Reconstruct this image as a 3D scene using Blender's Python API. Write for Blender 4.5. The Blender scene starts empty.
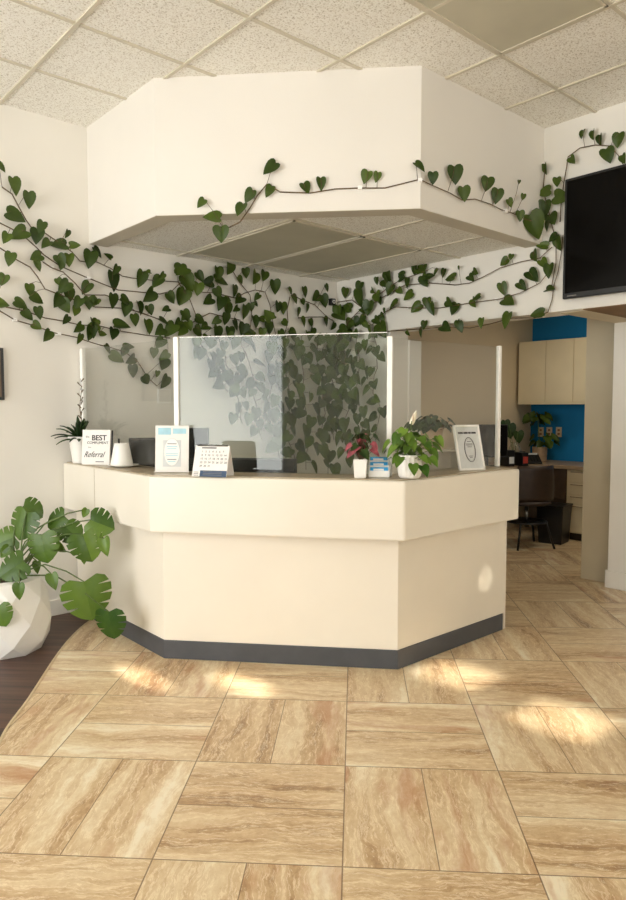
import bpy, bmesh, math, random
from mathutils import Vector, Matrix
from mathutils.geometry import tessellate_polygon
random.seed(7)
C = bpy.context.scene
COL = C.collection
PI = math.pi
R = math.radians

# ------------------------------------------------------------------ camera rays (survey of the room)
F_PX, HY, AZ, EYE = 684.0, 407.0, R(48.5), 1.42
PIT = math.atan((450-HY)/F_PX)
FW = Vector((math.cos(AZ)*math.cos(PIT), math.sin(AZ)*math.cos(PIT), -math.sin(PIT)))
RT = Vector((math.sin(AZ), -math.cos(AZ), 0))
UP = RT.cross(FW)
O = Vector((0, 0, EYE))
def ray(x, y): return FW*F_PX + RT*(x-313) + UP*(450-y)
def onX(x, y, v): d = ray(x, y); return O + d*((v-O.x)/d.x)
def onY(x, y, v): d = ray(x, y); return O + d*((v-O.y)/d.y)
def onZ(x, y, v): d = ray(x, y); return O + d*((v-O.z)/d.z)
def onP(x, y, pt, n): d = ray(x, y); return O + d*((Vector(pt)-O).dot(n)/d.dot(n))

# room constants
YB = 4.61          # wall on the left of the room corner (plane y)
XR = 4.37          # bulkhead wall with the television (plane x)
H = 3.32
HZ = 2.07          # underside of the bulkhead

# ------------------------------------------------------------------ materials
def lin(c):
    return tuple((v/255/12.92 if v/255 <= .04045 else ((v/255+.055)/1.055)**2.4) for v in c)
def newmat(name):
    m = bpy.data.materials.new(name); m.use_nodes = True
    nt = m.node_tree
    b = nt.nodes['Principled BSDF']
    return m, nt, b
def L(nt, a, b): nt.links.new(a, b)
def N(nt, t, **kw):
    n = nt.nodes.new(t)
    for k, v in kw.items(): setattr(n, k, v)
    return n
def math_n(nt, op, a, b=None, c=None):
    n = N(nt, 'ShaderNodeMath', operation=op)
    for i, v in enumerate((a, b, c)):
        if v is None: continue
        if isinstance(v, (int, float)): n.inputs[i].default_value = v
        else: L(nt, v, n.inputs[i])
    return n.outputs[0]
def ramp(nt, fac, stops):
    r = N(nt, 'ShaderNodeValToRGB')
    while len(r.color_ramp.elements) < len(stops): r.color_ramp.elements.new(.5)
    for e, (p, c) in zip(r.color_ramp.elements, stops):
        e.position = p; e.color = (*lin(c), 1)
    L(nt, fac, r.inputs[0]); return r.outputs[0]
def simple(name, col, rough=.5, var=.04, scale=6, bump=0, bscale=200, metal=0, spec=.5, sss=0, coat=0):
    m, nt, b = newmat(name)
    tc = N(nt, 'ShaderNodeNewGeometry')
    nz = N(nt, 'ShaderNodeTexNoise'); nz.inputs['Scale'].default_value = scale; nz.inputs['Detail'].default_value = 3
    L(nt, tc.outputs['Position'], nz.inputs['Vector'])
    lo = tuple(max(0, v*(1-var)) for v in col); hi = tuple(min(255, v*(1+var)) for v in col)
    L(nt, ramp(nt, nz.outputs['Fac'], [(.3, lo), (.7, hi)]), b.inputs['Base Color'])
    b.inputs['Roughness'].default_value = rough
    b.inputs['Metallic'].default_value = metal
    b.inputs['Specular IOR Level'].default_value = spec
    if coat: b.inputs['Coat Weight'].default_value = coat
    if bump:
        n2 = N(nt, 'ShaderNodeTexNoise'); n2.inputs['Scale'].default_value = bscale
        L(nt, tc.outputs['Position'], n2.inputs['Vector'])
        bp = N(nt, 'ShaderNodeBump'); bp.inputs['Strength'].default_value = bump; bp.inputs['Distance'].default_value = .003
        L(nt, n2.outputs['Fac'], bp.inputs['Height']); L(nt, bp.outputs[0], b.inputs['Normal'])
    return m

M = {}
M['wall'] = simple('wall_paint', (233, 229, 220), .75, .012, 1.5, .15, 120)
M['wall_tan'] = simple('office_wall_paint', (213, 196, 166), .75, .015, 1.5, .15, 120)
M['blue'] = simple('blue_paint', (0, 126, 188), .7, .03, 2, .1, 120)
M['jamb'] = simple('beige_jamb_paint', (202, 190, 164), .6, .02, 3)
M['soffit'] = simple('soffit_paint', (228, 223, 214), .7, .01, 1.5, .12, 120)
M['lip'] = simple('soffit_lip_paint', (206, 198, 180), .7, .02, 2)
M['shaded_underside'] = simple('shaded_underside', (120, 92, 62), .8, .05, 8)  # bulkhead underside, its shade put into the brown
M['trimwhite'] = simple('trim_white', (238, 234, 225), .4, .01, 3)
M['lam'] = simple('cream_laminate', (232, 225, 210), .33, .012, 2.2)
M['lam2'] = simple('cream_laminate_body', (234, 226, 210), .38, .012, 2.2)
M['counter'] = simple('taupe_counter', (176, 160, 134), .28, .06, 30)
M['kick'] = simple('charcoal_vinyl', (74, 76, 80), .45, .05, 10)
M['dark'] = simple('dark_interior', (58, 48, 40), .6, .1, 6)
M['tbar'] = simple('ceiling_grid_metal', (208, 200, 180), .5, .02, 5)
M['lens'] = simple('grey_light_lens', (192, 187, 166), .55, .03, 3)
M['black'] = simple('black_plastic', (16, 16, 17), .35, .1, 10)
M['screen'] = simple('black_screen', (7, 6, 5), .16, .1, 3, spec=.12)
M['monitor'] = simple('monitor_shell', (20, 21, 23), .55, .1, 10)
M['white'] = simple('white_ceramic', (243, 240, 232), .28, .01, 10)
M['whitem'] = simple('white_plastic', (246, 244, 238), .35, .01, 10)
M['post'] = simple('white_post', (250, 248, 242), .3, .005, 10)
M['matte_pot'] = simple('matte_white_planter', (240, 238, 232), .55, .015, 8)
M['soil'] = simple('soil', (66, 50, 36), .9, .25, 60, .6, 150)
M['stem'] = simple('vine_stem', (92, 74, 48), .7, .2, 40)
M['gstem'] = simple('green_stem', (84, 104, 50), .6, .15, 40)
M['paper'] = simple('white_paper', (240, 236, 230), .6, .01, 20)
M['ink'] = simple('dark_ink', (38, 34, 34), .6, .05, 20)
M['greyink'] = simple('grey_ink', (120, 118, 118), .6, .05, 20)
M['paleblue'] = simple('pale_blue_print', (170, 212, 224), .5, .03, 30)
M['palegrey'] = simple('pale_grey_print', (212, 214, 212), .5, .02, 30)
M['cyan'] = simple('blue_card', (38, 158, 214), .4, .08, 40)
M['navy'] = simple('navy_print', (48, 72, 104), .5, .05, 40)
M['pinkleaf'] = simple('pink_leaf', (150, 74, 84), .5, .3, 40)
M['tanpot'] = simple('tan_clay', (196, 168, 138), .7, .04, 20)
M['cabinet'] = simple('cream_cabinet', (236, 221, 188), .45, .02, 3)
M['deskbrown'] = simple('taupe_desk_top', (158, 134, 108), .4, .05, 12)
M['deskpanel'] = simple('taupe_desk_panel', (112, 94, 78), .6, .05, 12)
M['chair'] = simple('brown_chair_shell', (52, 38, 30), .45, .1, 12)
M['chrome'] = simple('dark_chrome', (120, 118, 115), .25, .05, 10, metal=1)
M['outlet'] = simple('outlet_ivory', (222, 200, 170), .4, .02, 10)
M['outletdark'] = simple('outlet_slots', (150, 110, 80), .5, .02, 10)
M['red'] = simple('red_plastic', (180, 60, 50), .5, .05, 10)
M['spathe'] = simple('white_spathe', (246, 240, 216), .45, .03, 30)
M['acrylic_white'] = simple('frosted_plastic', (205, 192, 172), .3, .02, 10)
M['clip'] = simple('white_clip', (245, 243, 238), .4, .01, 10)
M['alu'] = simple('aluminium_frame', (190, 188, 182), .35, .02, 10, metal=.6)
M['strip'] = simple('brass_edge_strip', (214, 196, 158), .35, .04, 20, metal=.3)

def leafmat(name, lo, hi, rough=.38):
    m, nt, b = newmat(name)
    g = N(nt, 'ShaderNodeNewGeometry')
    nz = N(nt, 'ShaderNodeTexNoise'); nz.inputs['Scale'].default_value = 30; nz.inputs['Detail'].default_value = 3
    L(nt, g.outputs['Position'], nz.inputs['Vector'])
    f = math_n(nt, 'ADD', math_n(nt, 'MULTIPLY', g.outputs['Random Per Island'], .7), math_n(nt, 'MULTIPLY', nz.outputs['Fac'], .3))
    c = ramp(nt, f, [(.1, lo), (.9, hi)])
    L(nt, c, b.inputs['Base Color'])
    b.inputs['Roughness'].default_value = rough
    b.inputs['Specular IOR Level'].default_value = .35
    tr = N(nt, 'ShaderNodeBsdfTranslucent'); L(nt, c, tr.inputs[0])
    mx = N(nt, 'ShaderNodeMixShader'); mx.inputs[0].default_value = .18
    out = nt.nodes['Material Output']
    L(nt, b.outputs[0], mx.inputs[1]); L(nt, tr.outputs[0], mx.inputs[2]); L(nt, mx.outputs[0], out.inputs[0])
    return m
M['leaf'] = leafmat('pothos_leaf', (40, 60, 16), (84, 104, 34))
M['leaf_dark'] = leafmat('dark_leaf', (34, 54, 26), (62, 88, 40))
M['leaf_mon'] = leafmat('monstera_leaf', (42, 74, 18), (104, 132, 50), .3)
M['leaf_lily'] = leafmat('lily_leaf', (42, 80, 20), (120, 152, 54), .34)

def glassmat(name, tint, film, refl=.045):
    m, nt, b = newmat(name); nt.nodes.remove(b)
    out = nt.nodes['Material Output']
    lw = N(nt, 'ShaderNodeLayerWeight'); lw.inputs['Blend'].default_value = .5
    f = math_n(nt, 'MULTIPLY_ADD', math_n(nt, 'POWER', lw.outputs['Facing'], 4.0), .9, refl)
    tr = N(nt, 'ShaderNodeBsdfTransparent'); tr.inputs[0].default_value = (*tint, 1)
    gl = N(nt, 'ShaderNodeBsdfGlossy'); gl.inputs['Roughness'].default_value = .02
    df = N(nt, 'ShaderNodeBsdfDiffuse'); df.inputs[0].default_value = (.75, .78, .76, 1)
    m1 = N(nt, 'ShaderNodeMixShader'); m1.inputs[0].default_value = film
    L(nt, tr.outputs[0], m1.inputs[1]); L(nt, df.outputs[0], m1.inputs[2])
    m2 = N(nt, 'ShaderNodeMixShader'); L(nt, f, m2.inputs[0]); L(nt, m1.outputs[0], m2.inputs[1]); L(nt, gl.outputs[0], m2.inputs[2])
    L(nt, m2.outputs[0], out.inputs[0]); return m
M['glass'] = glassmat('clear_acrylic', (.965, .97, .96), .01, .03)
M['glass_green'] = glassmat('green_tinted_acrylic', (.94, .965, .94), .01, .034)

def floormat():
    m, nt, b = newmat('travertine_tile')
    g = N(nt, 'ShaderNodeNewGeometry'); s = N(nt, 'ShaderNodeSeparateXYZ'); L(nt, g.outputs['Position'], s.inputs[0])
    T, P0, Q0 = .5975, 2.033, -.033
    k = math.sqrt(.5)
    p = math_n(nt, 'MULTIPLY', math_n(nt, 'ADD', s.outputs[0], s.outputs[1]), k)
    q = math_n(nt, 'MULTIPLY', math_n(nt, 'SUBTRACT', s.outputs[0], s.outputs[1]), k)
    u = math_n(nt, 'DIVIDE', math_n(nt, 'SUBTRACT', p, P0), T)
    v = math_n(nt, 'DIVIDE', math_n(nt, 'SUBTRACT', q, Q0), T)
    fu, fv = math_n(nt, 'FLOOR', u), math_n(nt, 'FLOOR', v)
    ru, rv = math_n(nt, 'SUBTRACT', u, fu), math_n(nt, 'SUBTRACT', v, fv)
    par = math_n(nt, 'FLOORED_MODULO', math_n(nt, 'ADD', fu, fv), 2.0)     # block (0,0): planks run along p
    inv = math_n(nt, 'SUBTRACT', 1.0, par)
    def mixv(a, c): return math_n(nt, 'ADD', math_n(nt, 'MULTIPLY', a, inv), math_n(nt, 'MULTIPLY', c, par))
    along = mixv(p, q); across = mixv(q, p); rac = mixv(rv, ru)
    half = math_n(nt, 'GREATER_THAN', rac, .5)
    idv = N(nt, 'ShaderNodeCombineXYZ'); L(nt, fu, idv.inputs[0]); L(nt, fv, idv.inputs[1]); L(nt, half, idv.inputs[2])
    wn = N(nt, 'ShaderNodeTexWhiteNoise', noise_dimensions='3D'); L(nt, idv.outputs[0], wn.inputs['Vector'])
    rnd = wn.outputs['Value']
    off = math_n(nt, 'MULTIPLY', rnd, 37.0)
    def noise(a_s, c_s, det, dist=0.0, zz=0.0, rough=.55):
        cv = N(nt, 'ShaderNodeCombineXYZ')
        L(nt, math_n(nt, 'ADD', math_n(nt, 'MULTIPLY', along, a_s), off), cv.inputs[0])
        if isinstance(dist, float): L(nt, math_n(nt, 'MULTIPLY', across, c_s), cv.inputs[1])
        else: L(nt, math_n(nt, 'ADD', math_n(nt, 'MULTIPLY', across, c_s), dist), cv.inputs[1])
        L(nt, math_n(nt, 'ADD', off, zz), cv.inputs[2])
        n = N(nt, 'ShaderNodeTexNoise'); n.inputs['Scale'].default_value = 1; n.inputs['Detail'].default_value = det
        n.inputs['Roughness'].default_value = rough
        L(nt, cv.outputs[0], n.inputs['Vector']); return n.outputs['Fac']
    warp = math_n(nt, 'MULTIPLY', noise(2.2, 4.0, 2.0), 1.2)
    warp2 = math_n(nt, 'ADD', warp, math_n(nt, 'MULTIPLY', noise(13.0, 16.0, 4.0, 0.0, 9.0), .55))
    broad = noise(.8, 8.0, 2.0, warp, 3.0)
    veins = noise(1.5, 17.0, 7.0, math_n(nt, 'MULTIPLY', warp2, 1.5), 5.0, .68)
    fine = noise(22.0, 34.0, 7.0, warp2, 7.0, .78)
    f = math_n(nt, 'ADD', math_n(nt, 'MULTIPLY', broad, .42), math_n(nt, 'MULTIPLY', veins, .36))
    f = math_n(nt, 'ADD', f, math_n(nt, 'MULTIPLY', fine, .24))
    f = math_n(nt, 'ADD', f, math_n(nt, 'MULTIPLY', math_n(nt, 'SUBTRACT', rnd, .5), .035))
    col = ramp(nt, f, [(.38, (156, 120, 84)), (.44, (194, 161, 120)), (.495, (214, 187, 147)), (.55, (226, 204, 166)), (.62, (243, 231, 204))])
    # thin cream contour veins
    ct = math_n(nt, 'ABSOLUTE', math_n(nt, 'SUBTRACT', math_n(nt, 'FRACT', math_n(nt, 'MULTIPLY', math_n(nt, 'ADD', veins, math_n(nt, 'MULTIPLY', broad, .6)), 9.0)), .5))
    cm = math_n(nt, 'MULTIPLY', math_n(nt, 'LESS_THAN', ct, .11), math_n(nt, 'MULTIPLY', fine, .95))
    mx = N(nt, 'ShaderNodeMix', data_type='RGBA'); L(nt, cm, mx.inputs[0]); L(nt, col, mx.inputs[6]); mx.inputs[7].default_value = (*lin((248, 232, 202)), 1)
    # rusty streaks on some tiles
    rs = math_n(nt, 'MULTIPLY', math_n(nt, 'GREATER_THAN', rnd, .6), math_n(nt, 'MULTIPLY', math_n(nt, 'SMOOTH_MIN', math_n(nt, 'MAXIMUM', math_n(nt, 'SUBTRACT', noise(2.5, 9.0, 3.0, warp, 13.0), .54), 0.0), 1.0, .01), 4.0))
    rsc = math_n(nt, 'MINIMUM', rs, .55)
    mx3 = N(nt, 'ShaderNodeMix', data_type='RGBA'); L(nt, rsc, mx3.inputs[0]); L(nt, mx.outputs[2], mx3.inputs[6]); mx3.inputs[7].default_value = (*lin((178, 112, 70)), 1)
    # seams
    def edge(t, w): 
        return math_n(nt, 'LESS_THAN', math_n(nt, 'MINIMUM', t, math_n(nt, 'SUBTRACT', 1.0, t)), w)
    w = .0024/T
    mid = math_n(nt, 'LESS_THAN', math_n(nt, 'ABSOLUTE', math_n(nt, 'SUBTRACT', rac, .5)), w*.75)
    seam = math_n(nt, 'MAXIMUM', math_n(nt, 'MAXIMUM', edge(ru, w), edge(rv, w)), mid)
    mx2 = N(nt, 'ShaderNodeMix', data_type='RGBA'); L(nt, math_n(nt, 'MULTIPLY', seam, .75), mx2.inputs[0]); L(nt, mx3.outputs[2], mx2.inputs[6]); mx2.inputs[7].default_value = (*lin((104, 74, 44)), 1)
    L(nt, mx2.outputs[2], b.inputs['Base Color'])
    b.inputs['Roughness'].default_value = .3
    b.inputs['Specular IOR Level'].default_value = .45
    bp = N(nt, 'ShaderNodeBump'); bp.inputs['Strength'].default_value = .12; bp.inputs['Distance'].default_value = .002
    L(nt, math_n(nt, 'SUBTRACT', fine, seam), bp.inputs['Height']); L(nt, bp.outputs[0], b.inputs['Normal'])
    return m
M['floor'] = floormat()

def woodmat():
    m, nt, b = newmat('dark_wood_plank')
    g = N(nt, 'ShaderNodeNewGeometry'); s = N(nt, 'ShaderNodeSeparateXYZ'); L(nt, g.outputs['Position'], s.inputs[0])
    k = math.sqrt(.5)
    p = math_n(nt, 'MULTIPLY', math_n(nt, 'ADD', s.outputs[0], s.outputs[1]), k)
    q = math_n(nt, 'MULTIPLY', math_n(nt, 'SUBTRACT', s.outputs[0], s.outputs[1]), k)
    u = math_n(nt, 'DIVIDE', p, .15); fu = math_n(nt, 'FLOOR', u); ru = math_n(nt, 'SUBTRACT', u, fu)
    wn = N(nt, 'ShaderNodeTexWhiteNoise', noise_dimensions='1D'); L(nt, fu, wn.inputs['W'])
    cv = N(nt, 'ShaderNodeCombineXYZ'); L(nt, math_n(nt, 'MULTIPLY', q, 2.0), cv.inputs[0]); L(nt, math_n(nt, 'MULTIPLY', p, 30.0), cv.inputs[1]); L(nt, math_n(nt, 'MULTIPLY', wn.outputs['Value'], 20.0), cv.inputs[2])
    n = N(nt, 'ShaderNodeTexNoise'); n.inputs['Scale'].default_value = 1; n.inputs['Detail'].default_value = 5; L(nt, cv.outputs[0], n.inputs['Vector'])
    f = math_n(nt, 'ADD', n.outputs['Fac'], math_n(nt, 'MULTIPLY', wn.outputs['Value'], .2))
    col = ramp(nt, f, [(.35, (58, 38, 30)), (.8, (98, 68, 54))])
    sm = math_n(nt, 'LESS_THAN', ru, .03)
    mx = N(nt, 'ShaderNodeMix', data_type='RGBA'); L(nt, sm, mx.inputs[0]); L(nt, col, mx.inputs[6]); mx.inputs[7].default_value = (*lin((40, 26, 20)), 1)
    L(nt, mx.outputs[2], b.inputs['Base Color']); b.inputs['Roughness'].default_value = .42
    return m
M['wood'] = woodmat()

def tilemat():
    m, nt, b = newmat('acoustic_ceiling_tile')
    g = N(nt, 'ShaderNodeNewGeometry')
    n = N(nt, 'ShaderNodeTexNoise'); n.inputs['Scale'].default_value = 120; n.inputs['Detail'].default_value = 4; n.inputs['Roughness'].default_value = .65
    L(nt, g.outputs['Position'], n.inputs['Vector'])
    L(nt, ramp(nt, n.outputs['Fac'], [(.34, (180, 170, 150)), (.46, (242, 238, 227)), (.62, (250, 248, 240))]), b.inputs['Base Color'])
    b.inputs['Roughness'].default_value = .9
    bp = N(nt, 'ShaderNodeBump'); bp.inputs['Strength'].default_value = .5; bp.inputs['Distance'].default_value = .006
    L(nt, n.outputs['Fac'], bp.inputs['Height']); L(nt, bp.outputs[0], b.inputs['Normal'])
    return m
M['tile'] = tilemat()

# ------------------------------------------------------------------ mesh builder
class MB:
    def __init__(s): s.v = []; s.f = []; s.sm = []; s.mi = []
    def add(s, vs, fs, smooth=False, mi=0):
        o = len(s.v); s.v += [Vector(p) for p in vs]
        for f in fs: s.f.append([o+i for i in f]); s.sm.append(smooth); s.mi.append(mi)
        return s
    def box(s, a, b, mi=0, rz=0, c=None):
        x0, x1 = sorted((a[0], b[0])); y0, y1 = sorted((a[1], b[1])); z0, z1 = sorted((a[2], b[2]))
        vs = [Vector(p) for p in ((x0,y0,z0),(x1,y0,z0),(x1,y1,z0),(x0,y1,z0),(x0,y0,z1),(x1,y0,z1),(x1,y1,z1),(x0,y1,z1))]
        if rz:
            cc = Vector(c) if c else Vector(((x0+x1)/2, (y0+y1)/2, 0)); m = Matrix.Rotation(rz, 3, 'Z')
            vs = [m @ (p-cc) + cc for p in vs]
        return s.add(vs, [(0,3,2,1),(4,5,6,7),(0,1,5,4),(1,2,6,5),(2,3,7,6),(3,0,4,7)], False, mi)
    def prism(s, poly, z0, z1, mi=0):
        n = len(poly)
        area = sum(poly[i][0]*poly[(i+1)%n][1]-poly[(i+1)%n][0]*poly[i][1] for i in range(n))
        if area < 0: poly = poly[::-1]
        vs = [(p[0], p[1], z0) for p in poly] + [(p[0], p[1], z1) for p in poly]
        tri = tessellate_polygon([[Vector((p[0], p[1], 0)) for p in poly]])
        fs = []
        for t in tri:
            a, b_, c = t
            A, B, Cc = [Vector((poly[i][0], poly[i][1])) for i in t]
            if (B-A).cross(Cc-A) < 0: b_, c = c, b_
            fs.append((a+n, b_+n, c+n)); fs.append((a, c, b_))
        for i in range(n): j = (i+1) % n; fs.append((i, j, j+n, i+n))
        return s.add(vs, fs, False, mi)
    def lathe(s, prof, c=(0,0,0), seg=24, smooth=True, flute=0, nfl=0, mi=0):
        vs = []; fs = []
        for r, z in prof:
            for k in range(seg):
                a = 2*PI*k/seg; rr = r*(1+flute*math.cos(nfl*a)) if flute else r
                vs.append((c[0]+rr*math.cos(a), c[1]+rr*math.sin(a), c[2]+z))
        n = len(prof)
        for i in range(n-1):
            for k in range(seg):
                k2 = (k+1) % seg
                fs.append((i*seg+k, i*seg+k2, (i+1)*seg+k2, (i+1)*seg+k))
        if prof[0][0] > 1e-5: fs.append(tuple(range(seg))[::-1])
        if prof[-1][0] > 1e-5: fs.append(tuple((n-1)*seg+k for k in range(seg)))
        return s.add(vs, fs, smooth, mi)
    def tube(s, pts, r, seg=6, r1=None, mi=0):
        pts = [Vector(p) for p in pts]; vs = []; fs = []; n = len(pts)
        if n < 2: return s
        prev = None
        for i, p in enumerate(pts):
            t = (pts[min(i+1, n-1)]-pts[max(i-1, 0)])
            if t.length < 1e-7: t = Vector((0,0,1))
            t.normalize()
            a = prev if prev is not None else (Vector((0,0,1)) if abs(t.z) < .9 else Vector((1,0,0)))
            a = (a - t*a.dot(t))
            if a.length < 1e-4: a = t.orthogonal()
            a.normalize(); b = t.cross(a); prev = a
            rr = r if r1 is None else r+(r1-r)*i/(n-1)
            for k in range(seg):
                an = 2*PI*k/seg; vs.append(p+(a*math.cos(an)+b*math.sin(an))*rr)
        for i in range(n-1):
            for k in range(seg):
                k2 = (k+1) % seg; fs.append((i*seg+k, i*seg+k2, (i+1)*seg+k2, (i+1)*seg+k))
        fs.append(tuple(range(seg))[::-1]); fs.append(tuple((n-1)*seg+k for k in range(seg)))
        return s.add(vs, fs, True, mi)
    def build(s, name, mats, parent=None, bevel=0, world=False, seg=2):
        me = bpy.data.meshes.new(name)
        vs = s.v
        if world and parent is not None:
            im = parent.matrix_basis.inverted(); vs = [im @ v for v in vs]
        me.from_pydata([tuple(v) for v in vs], [], s.f)
        for p, sm, mi in zip(me.polygons, s.sm, s.mi): p.use_smooth = sm; p.material_index = mi
        for m in (mats if isinstance(mats, (list, tuple)) else [mats]): me.materials.append(M[m])
        me.update()
        o = bpy.data.objects.new(name, me); COL.objects.link(o)
        if parent is not None: o.parent = parent
        if bevel:
            b = o.modifiers.new('bevel', 'BEVEL'); b.width = bevel; b.segments = seg; b.limit_method = 'ANGLE'; b.angle_limit = R(40)
        return o
def mb(): return MB()
def tag(o, label=None, cat=None, group=None, kind=None):
    if label: o['label'] = label
    if cat: o['category'] = cat
    if group: o['group'] = group
    if kind: o['kind'] = kind
    return o
def thing(name, label, cat, loc=(0,0,0), rz=0, group=None, sc=1):
    o = bpy.data.objects.new(name, None); COL.objects.link(o)
    o.empty_display_size = .05
    o.matrix_basis = Matrix.Translation(Vector(loc)) @ Matrix.Rotation(rz, 4, 'Z') @ Matrix.Scale(sc, 4)
    return tag(o, label, cat, group)
def struct(o, label=None, cat=None): return tag(o, label, cat, kind='structure')
def text(name, body, size, mat, parent, loc, tilt=0, shear=0, align='CENTER', sx=1, bold=0):
    """flat lettering standing in the local XZ plane, facing local -Y, leaning back by tilt"""
    cu = bpy.data.curves.new(name, 'FONT'); cu.body = body; cu.size = size; cu.shear = shear
    cu.align_x = align; cu.align_y = 'CENTER'; cu.extrude = .0004; cu.offset = bold
    t = bpy.data.objects.new(name+'_tmp', cu); COL.objects.link(t)
    dg = bpy.context.evaluated_depsgraph_get()
    me = bpy.data.meshes.new_from_object(t.evaluated_get(dg))
    bpy.data.objects.remove(t)
    mt = Matrix.Translation(Vector(loc)) @ Matrix.Rotation(PI/2-tilt, 4, 'X') @ Matrix.Diagonal((sx, 1, 1, 1))
    me.transform(mt); me.materials.clear(); me.materials.append(M[mat]); me.name = name
    o = bpy.data.objects.new(name, me); COL.objects.link(o); o.parent = parent
    return o

# ------------------------------------------------------------------ leaves
HEART = [(0,0),(.16,-.10),(.34,-.10),(.47,.04),(.50,.24),(.44,.46),(.32,.68),(.16,.88),(0,1.04)]
def heart_leaf(b, base, down, nrm, L_, W_=None, fold=.16, curl=.14, mi=0, outline=HEART):
    """blade starting at base, running towards 'down', upper face towards nrm"""
    W_ = W_ or L_
    down = Vector(down).normalized(); nrm = Vector(nrm); nrm = (nrm-down*nrm.dot(down))
    if nrm.length < 1e-3: nrm = down.orthogonal()
    nrm.normalize(); side = down.cross(nrm)
    n = len(outline); vs = []; fs = []
    def P(x, y):
        t = y
        h = -abs(x)*fold*2*(-1) - curl*t*t
        return Vector(base)+side*(x*W_)+down*(y*L_)+nrm*(h*L_)
    rib = [P(0, max(0, y)*1.0 if i else 0) for i, (x, y) in enumerate(outline)]
    for i, (x, y) in enumerate(outline): vs.append(P(0, max(0.0, y) if i < n-1 else y))
    for sg in (1, -1):
        for k in (.55, 1):
            for (x, y) in outline[1:-1]: vs.append(P(sg*x*k, max(0.0, y)*(1-k)+y*k if k < 1 else y))
    m = n-2
    for si in (0, 1):
        o1 = n+si*2*m; o2 = o1+m
        def q(a, b_, c, d): fs.append((a, b_, c, d) if si == 0 else (d, c, b_, a))
        fs.append((0, o1, 1) if si == 0 else (1, o1, 0))
        fs.append((0, o2, o1) if si == 0 else (o1, o2, 0))
        for i in range(m-1):
            q(1+i, o1+i, o1+i+1, 2+i); q(o1+i, o2+i, o2+i+1, o1+i+1)
        fs.append((m, o1+m-1, n-1) if si == 0 else (n-1, o1+m-1, m))
        fs.append((o1+m-1, o2+m-1, n-1) if si == 0 else (n-1, o2+m-1, o1+m-1))
    b.add(vs, fs, True, mi)

# ================================================================== ROOM
XW, YW = -3.0, -3.5        # street-side walls
# tile floor, then dark wood at the entrance set on the left of a curved edge
curve = [(-.2,.3),(.12,1.0),(.36,1.75),(.60,2.42),(.88,3.01),(1.12,3.36),(1.46,3.87),(1.70,4.18),(1.90,4.38)]
def cr(pts, n=6):
    out = []
    for i in range(len(pts)-1):
        p0 = Vector(pts[max(i-1,0)]); p1 = Vector(pts[i]); p2 = Vector(pts[i+1]); p3 = Vector(pts[min(i+2,len(pts)-1)])
        for k in range(n):
            t = k/n
            out.append(.5*((2*p1)+(p2-p0)*t+(2*p0-5*p1+4*p2-p3)*t*t+(3*p1-p0-3*p2+p3)*t**3))
    out.append(Vector(pts[-1])); return out
cs = cr(curve, 5)
tilep = [(XW,YW),(8.0,YW),(8.0,4.8),(1.90,4.8)] + [tuple(p) for p in cs[::-1]] + [(XW,.3)]
struct(mb().prism(tilep, -.1, 0).build('floor', 'floor'))
woodp = [tuple(p) for p in cs] + [(1.90,4.8),(XW,4.8),(XW,.3)]
struct(mb().prism(woodp, -.1, 0).build('floor', 'wood'))
e = mb(); st = [Vector((p.x, p.y, 0)) for p in cs]
for a, c in zip(st[:-1], st[1:]):
    d = (c-a).normalized(); nn = Vector((-d.y, d.x, 0))*.006
    e.add([a-nn, a+nn, c+nn, c-nn, a-nn+Vector((0,0,.003)), a+nn+Vector((0,0,.003)), c+nn+Vector((0,0,.003)), c-nn+Vector((0,0,.003))], [(4,7,6,5),(0,4,5,1),(1,5,6,2),(2,6,7,3),(3,7,4,0)])
struct(e.build('trim_1', 'strip'))

struct(mb().box((XW-.2,YB,0),(4.6,YB+.15,H+.1)).build('wall_left', 'wall'))
struct(mb().box((XW,YB-.012,0),(1.89,YB,.11)).build('baseboard_left', 'trimwhite', bevel=.004))
# bulkhead with the stub that closes the corner behind the desk
w = mb(); w.box((XR,YW,HZ),(4.60,YB,H+.1)); w.box((XR,3.95,0),(4.60,YB,HZ))
w.box((4.60,YW,HZ),(5.27,2.25,H+.1))
struct(w.build('wall_right', 'wall'))
struct(mb().box((4.46,2.25,HZ-.004),(5.39,2.45,HZ+.12)).build('trim_2', 'jamb'))
struct(mb().box((XR+.01,YW,HZ-.006),(5.27,2.25,HZ)).build('ceiling', 'shaded_underside'))  # thin sheet under the bulkhead, coloured as its shade
struct(mb().box((XR,YW,H),(8.0,YB+.2,H+.1)).build('ceiling', 'tile'))
# jamb of the stub, in the opening
struct(mb().box((4.60,3.93,0),(4.76,3.99,2.0)).build('trim_3', 'trimwhite', bevel=.004))
# wall beyond the opening
struct(mb().box((5.27,YW,0),(5.55,2.45,H)).build('wall_back', 'trimwhite', bevel=.004))
struct(mb().box((5.39,2.45,0),(5.55,2.73,2.60)).build('trim_4', 'jamb'))
struct(mb().box((5.25,YW,0),(5.27,2.462,.14)).build('baseboard_back', 'trimwhite', bevel=.005))
# office
struct(mb().box((4.60,4.42,0),(7.4,4.80,2.62)).build('wall_office', 'wall_tan'))
struct(mb().box((7.4,1.0,0),(7.55,4.80,2.62)).build('wall_far', 'blue'))
struct(mb().box((5.55,.9,0),(7.55,1.0,2.62)).build('wall_side', 'wall_tan'))
struct(mb().box((4.60,.9,2.60),(7.6,4.8,2.66)).build('ceiling', 'tile'))

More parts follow.
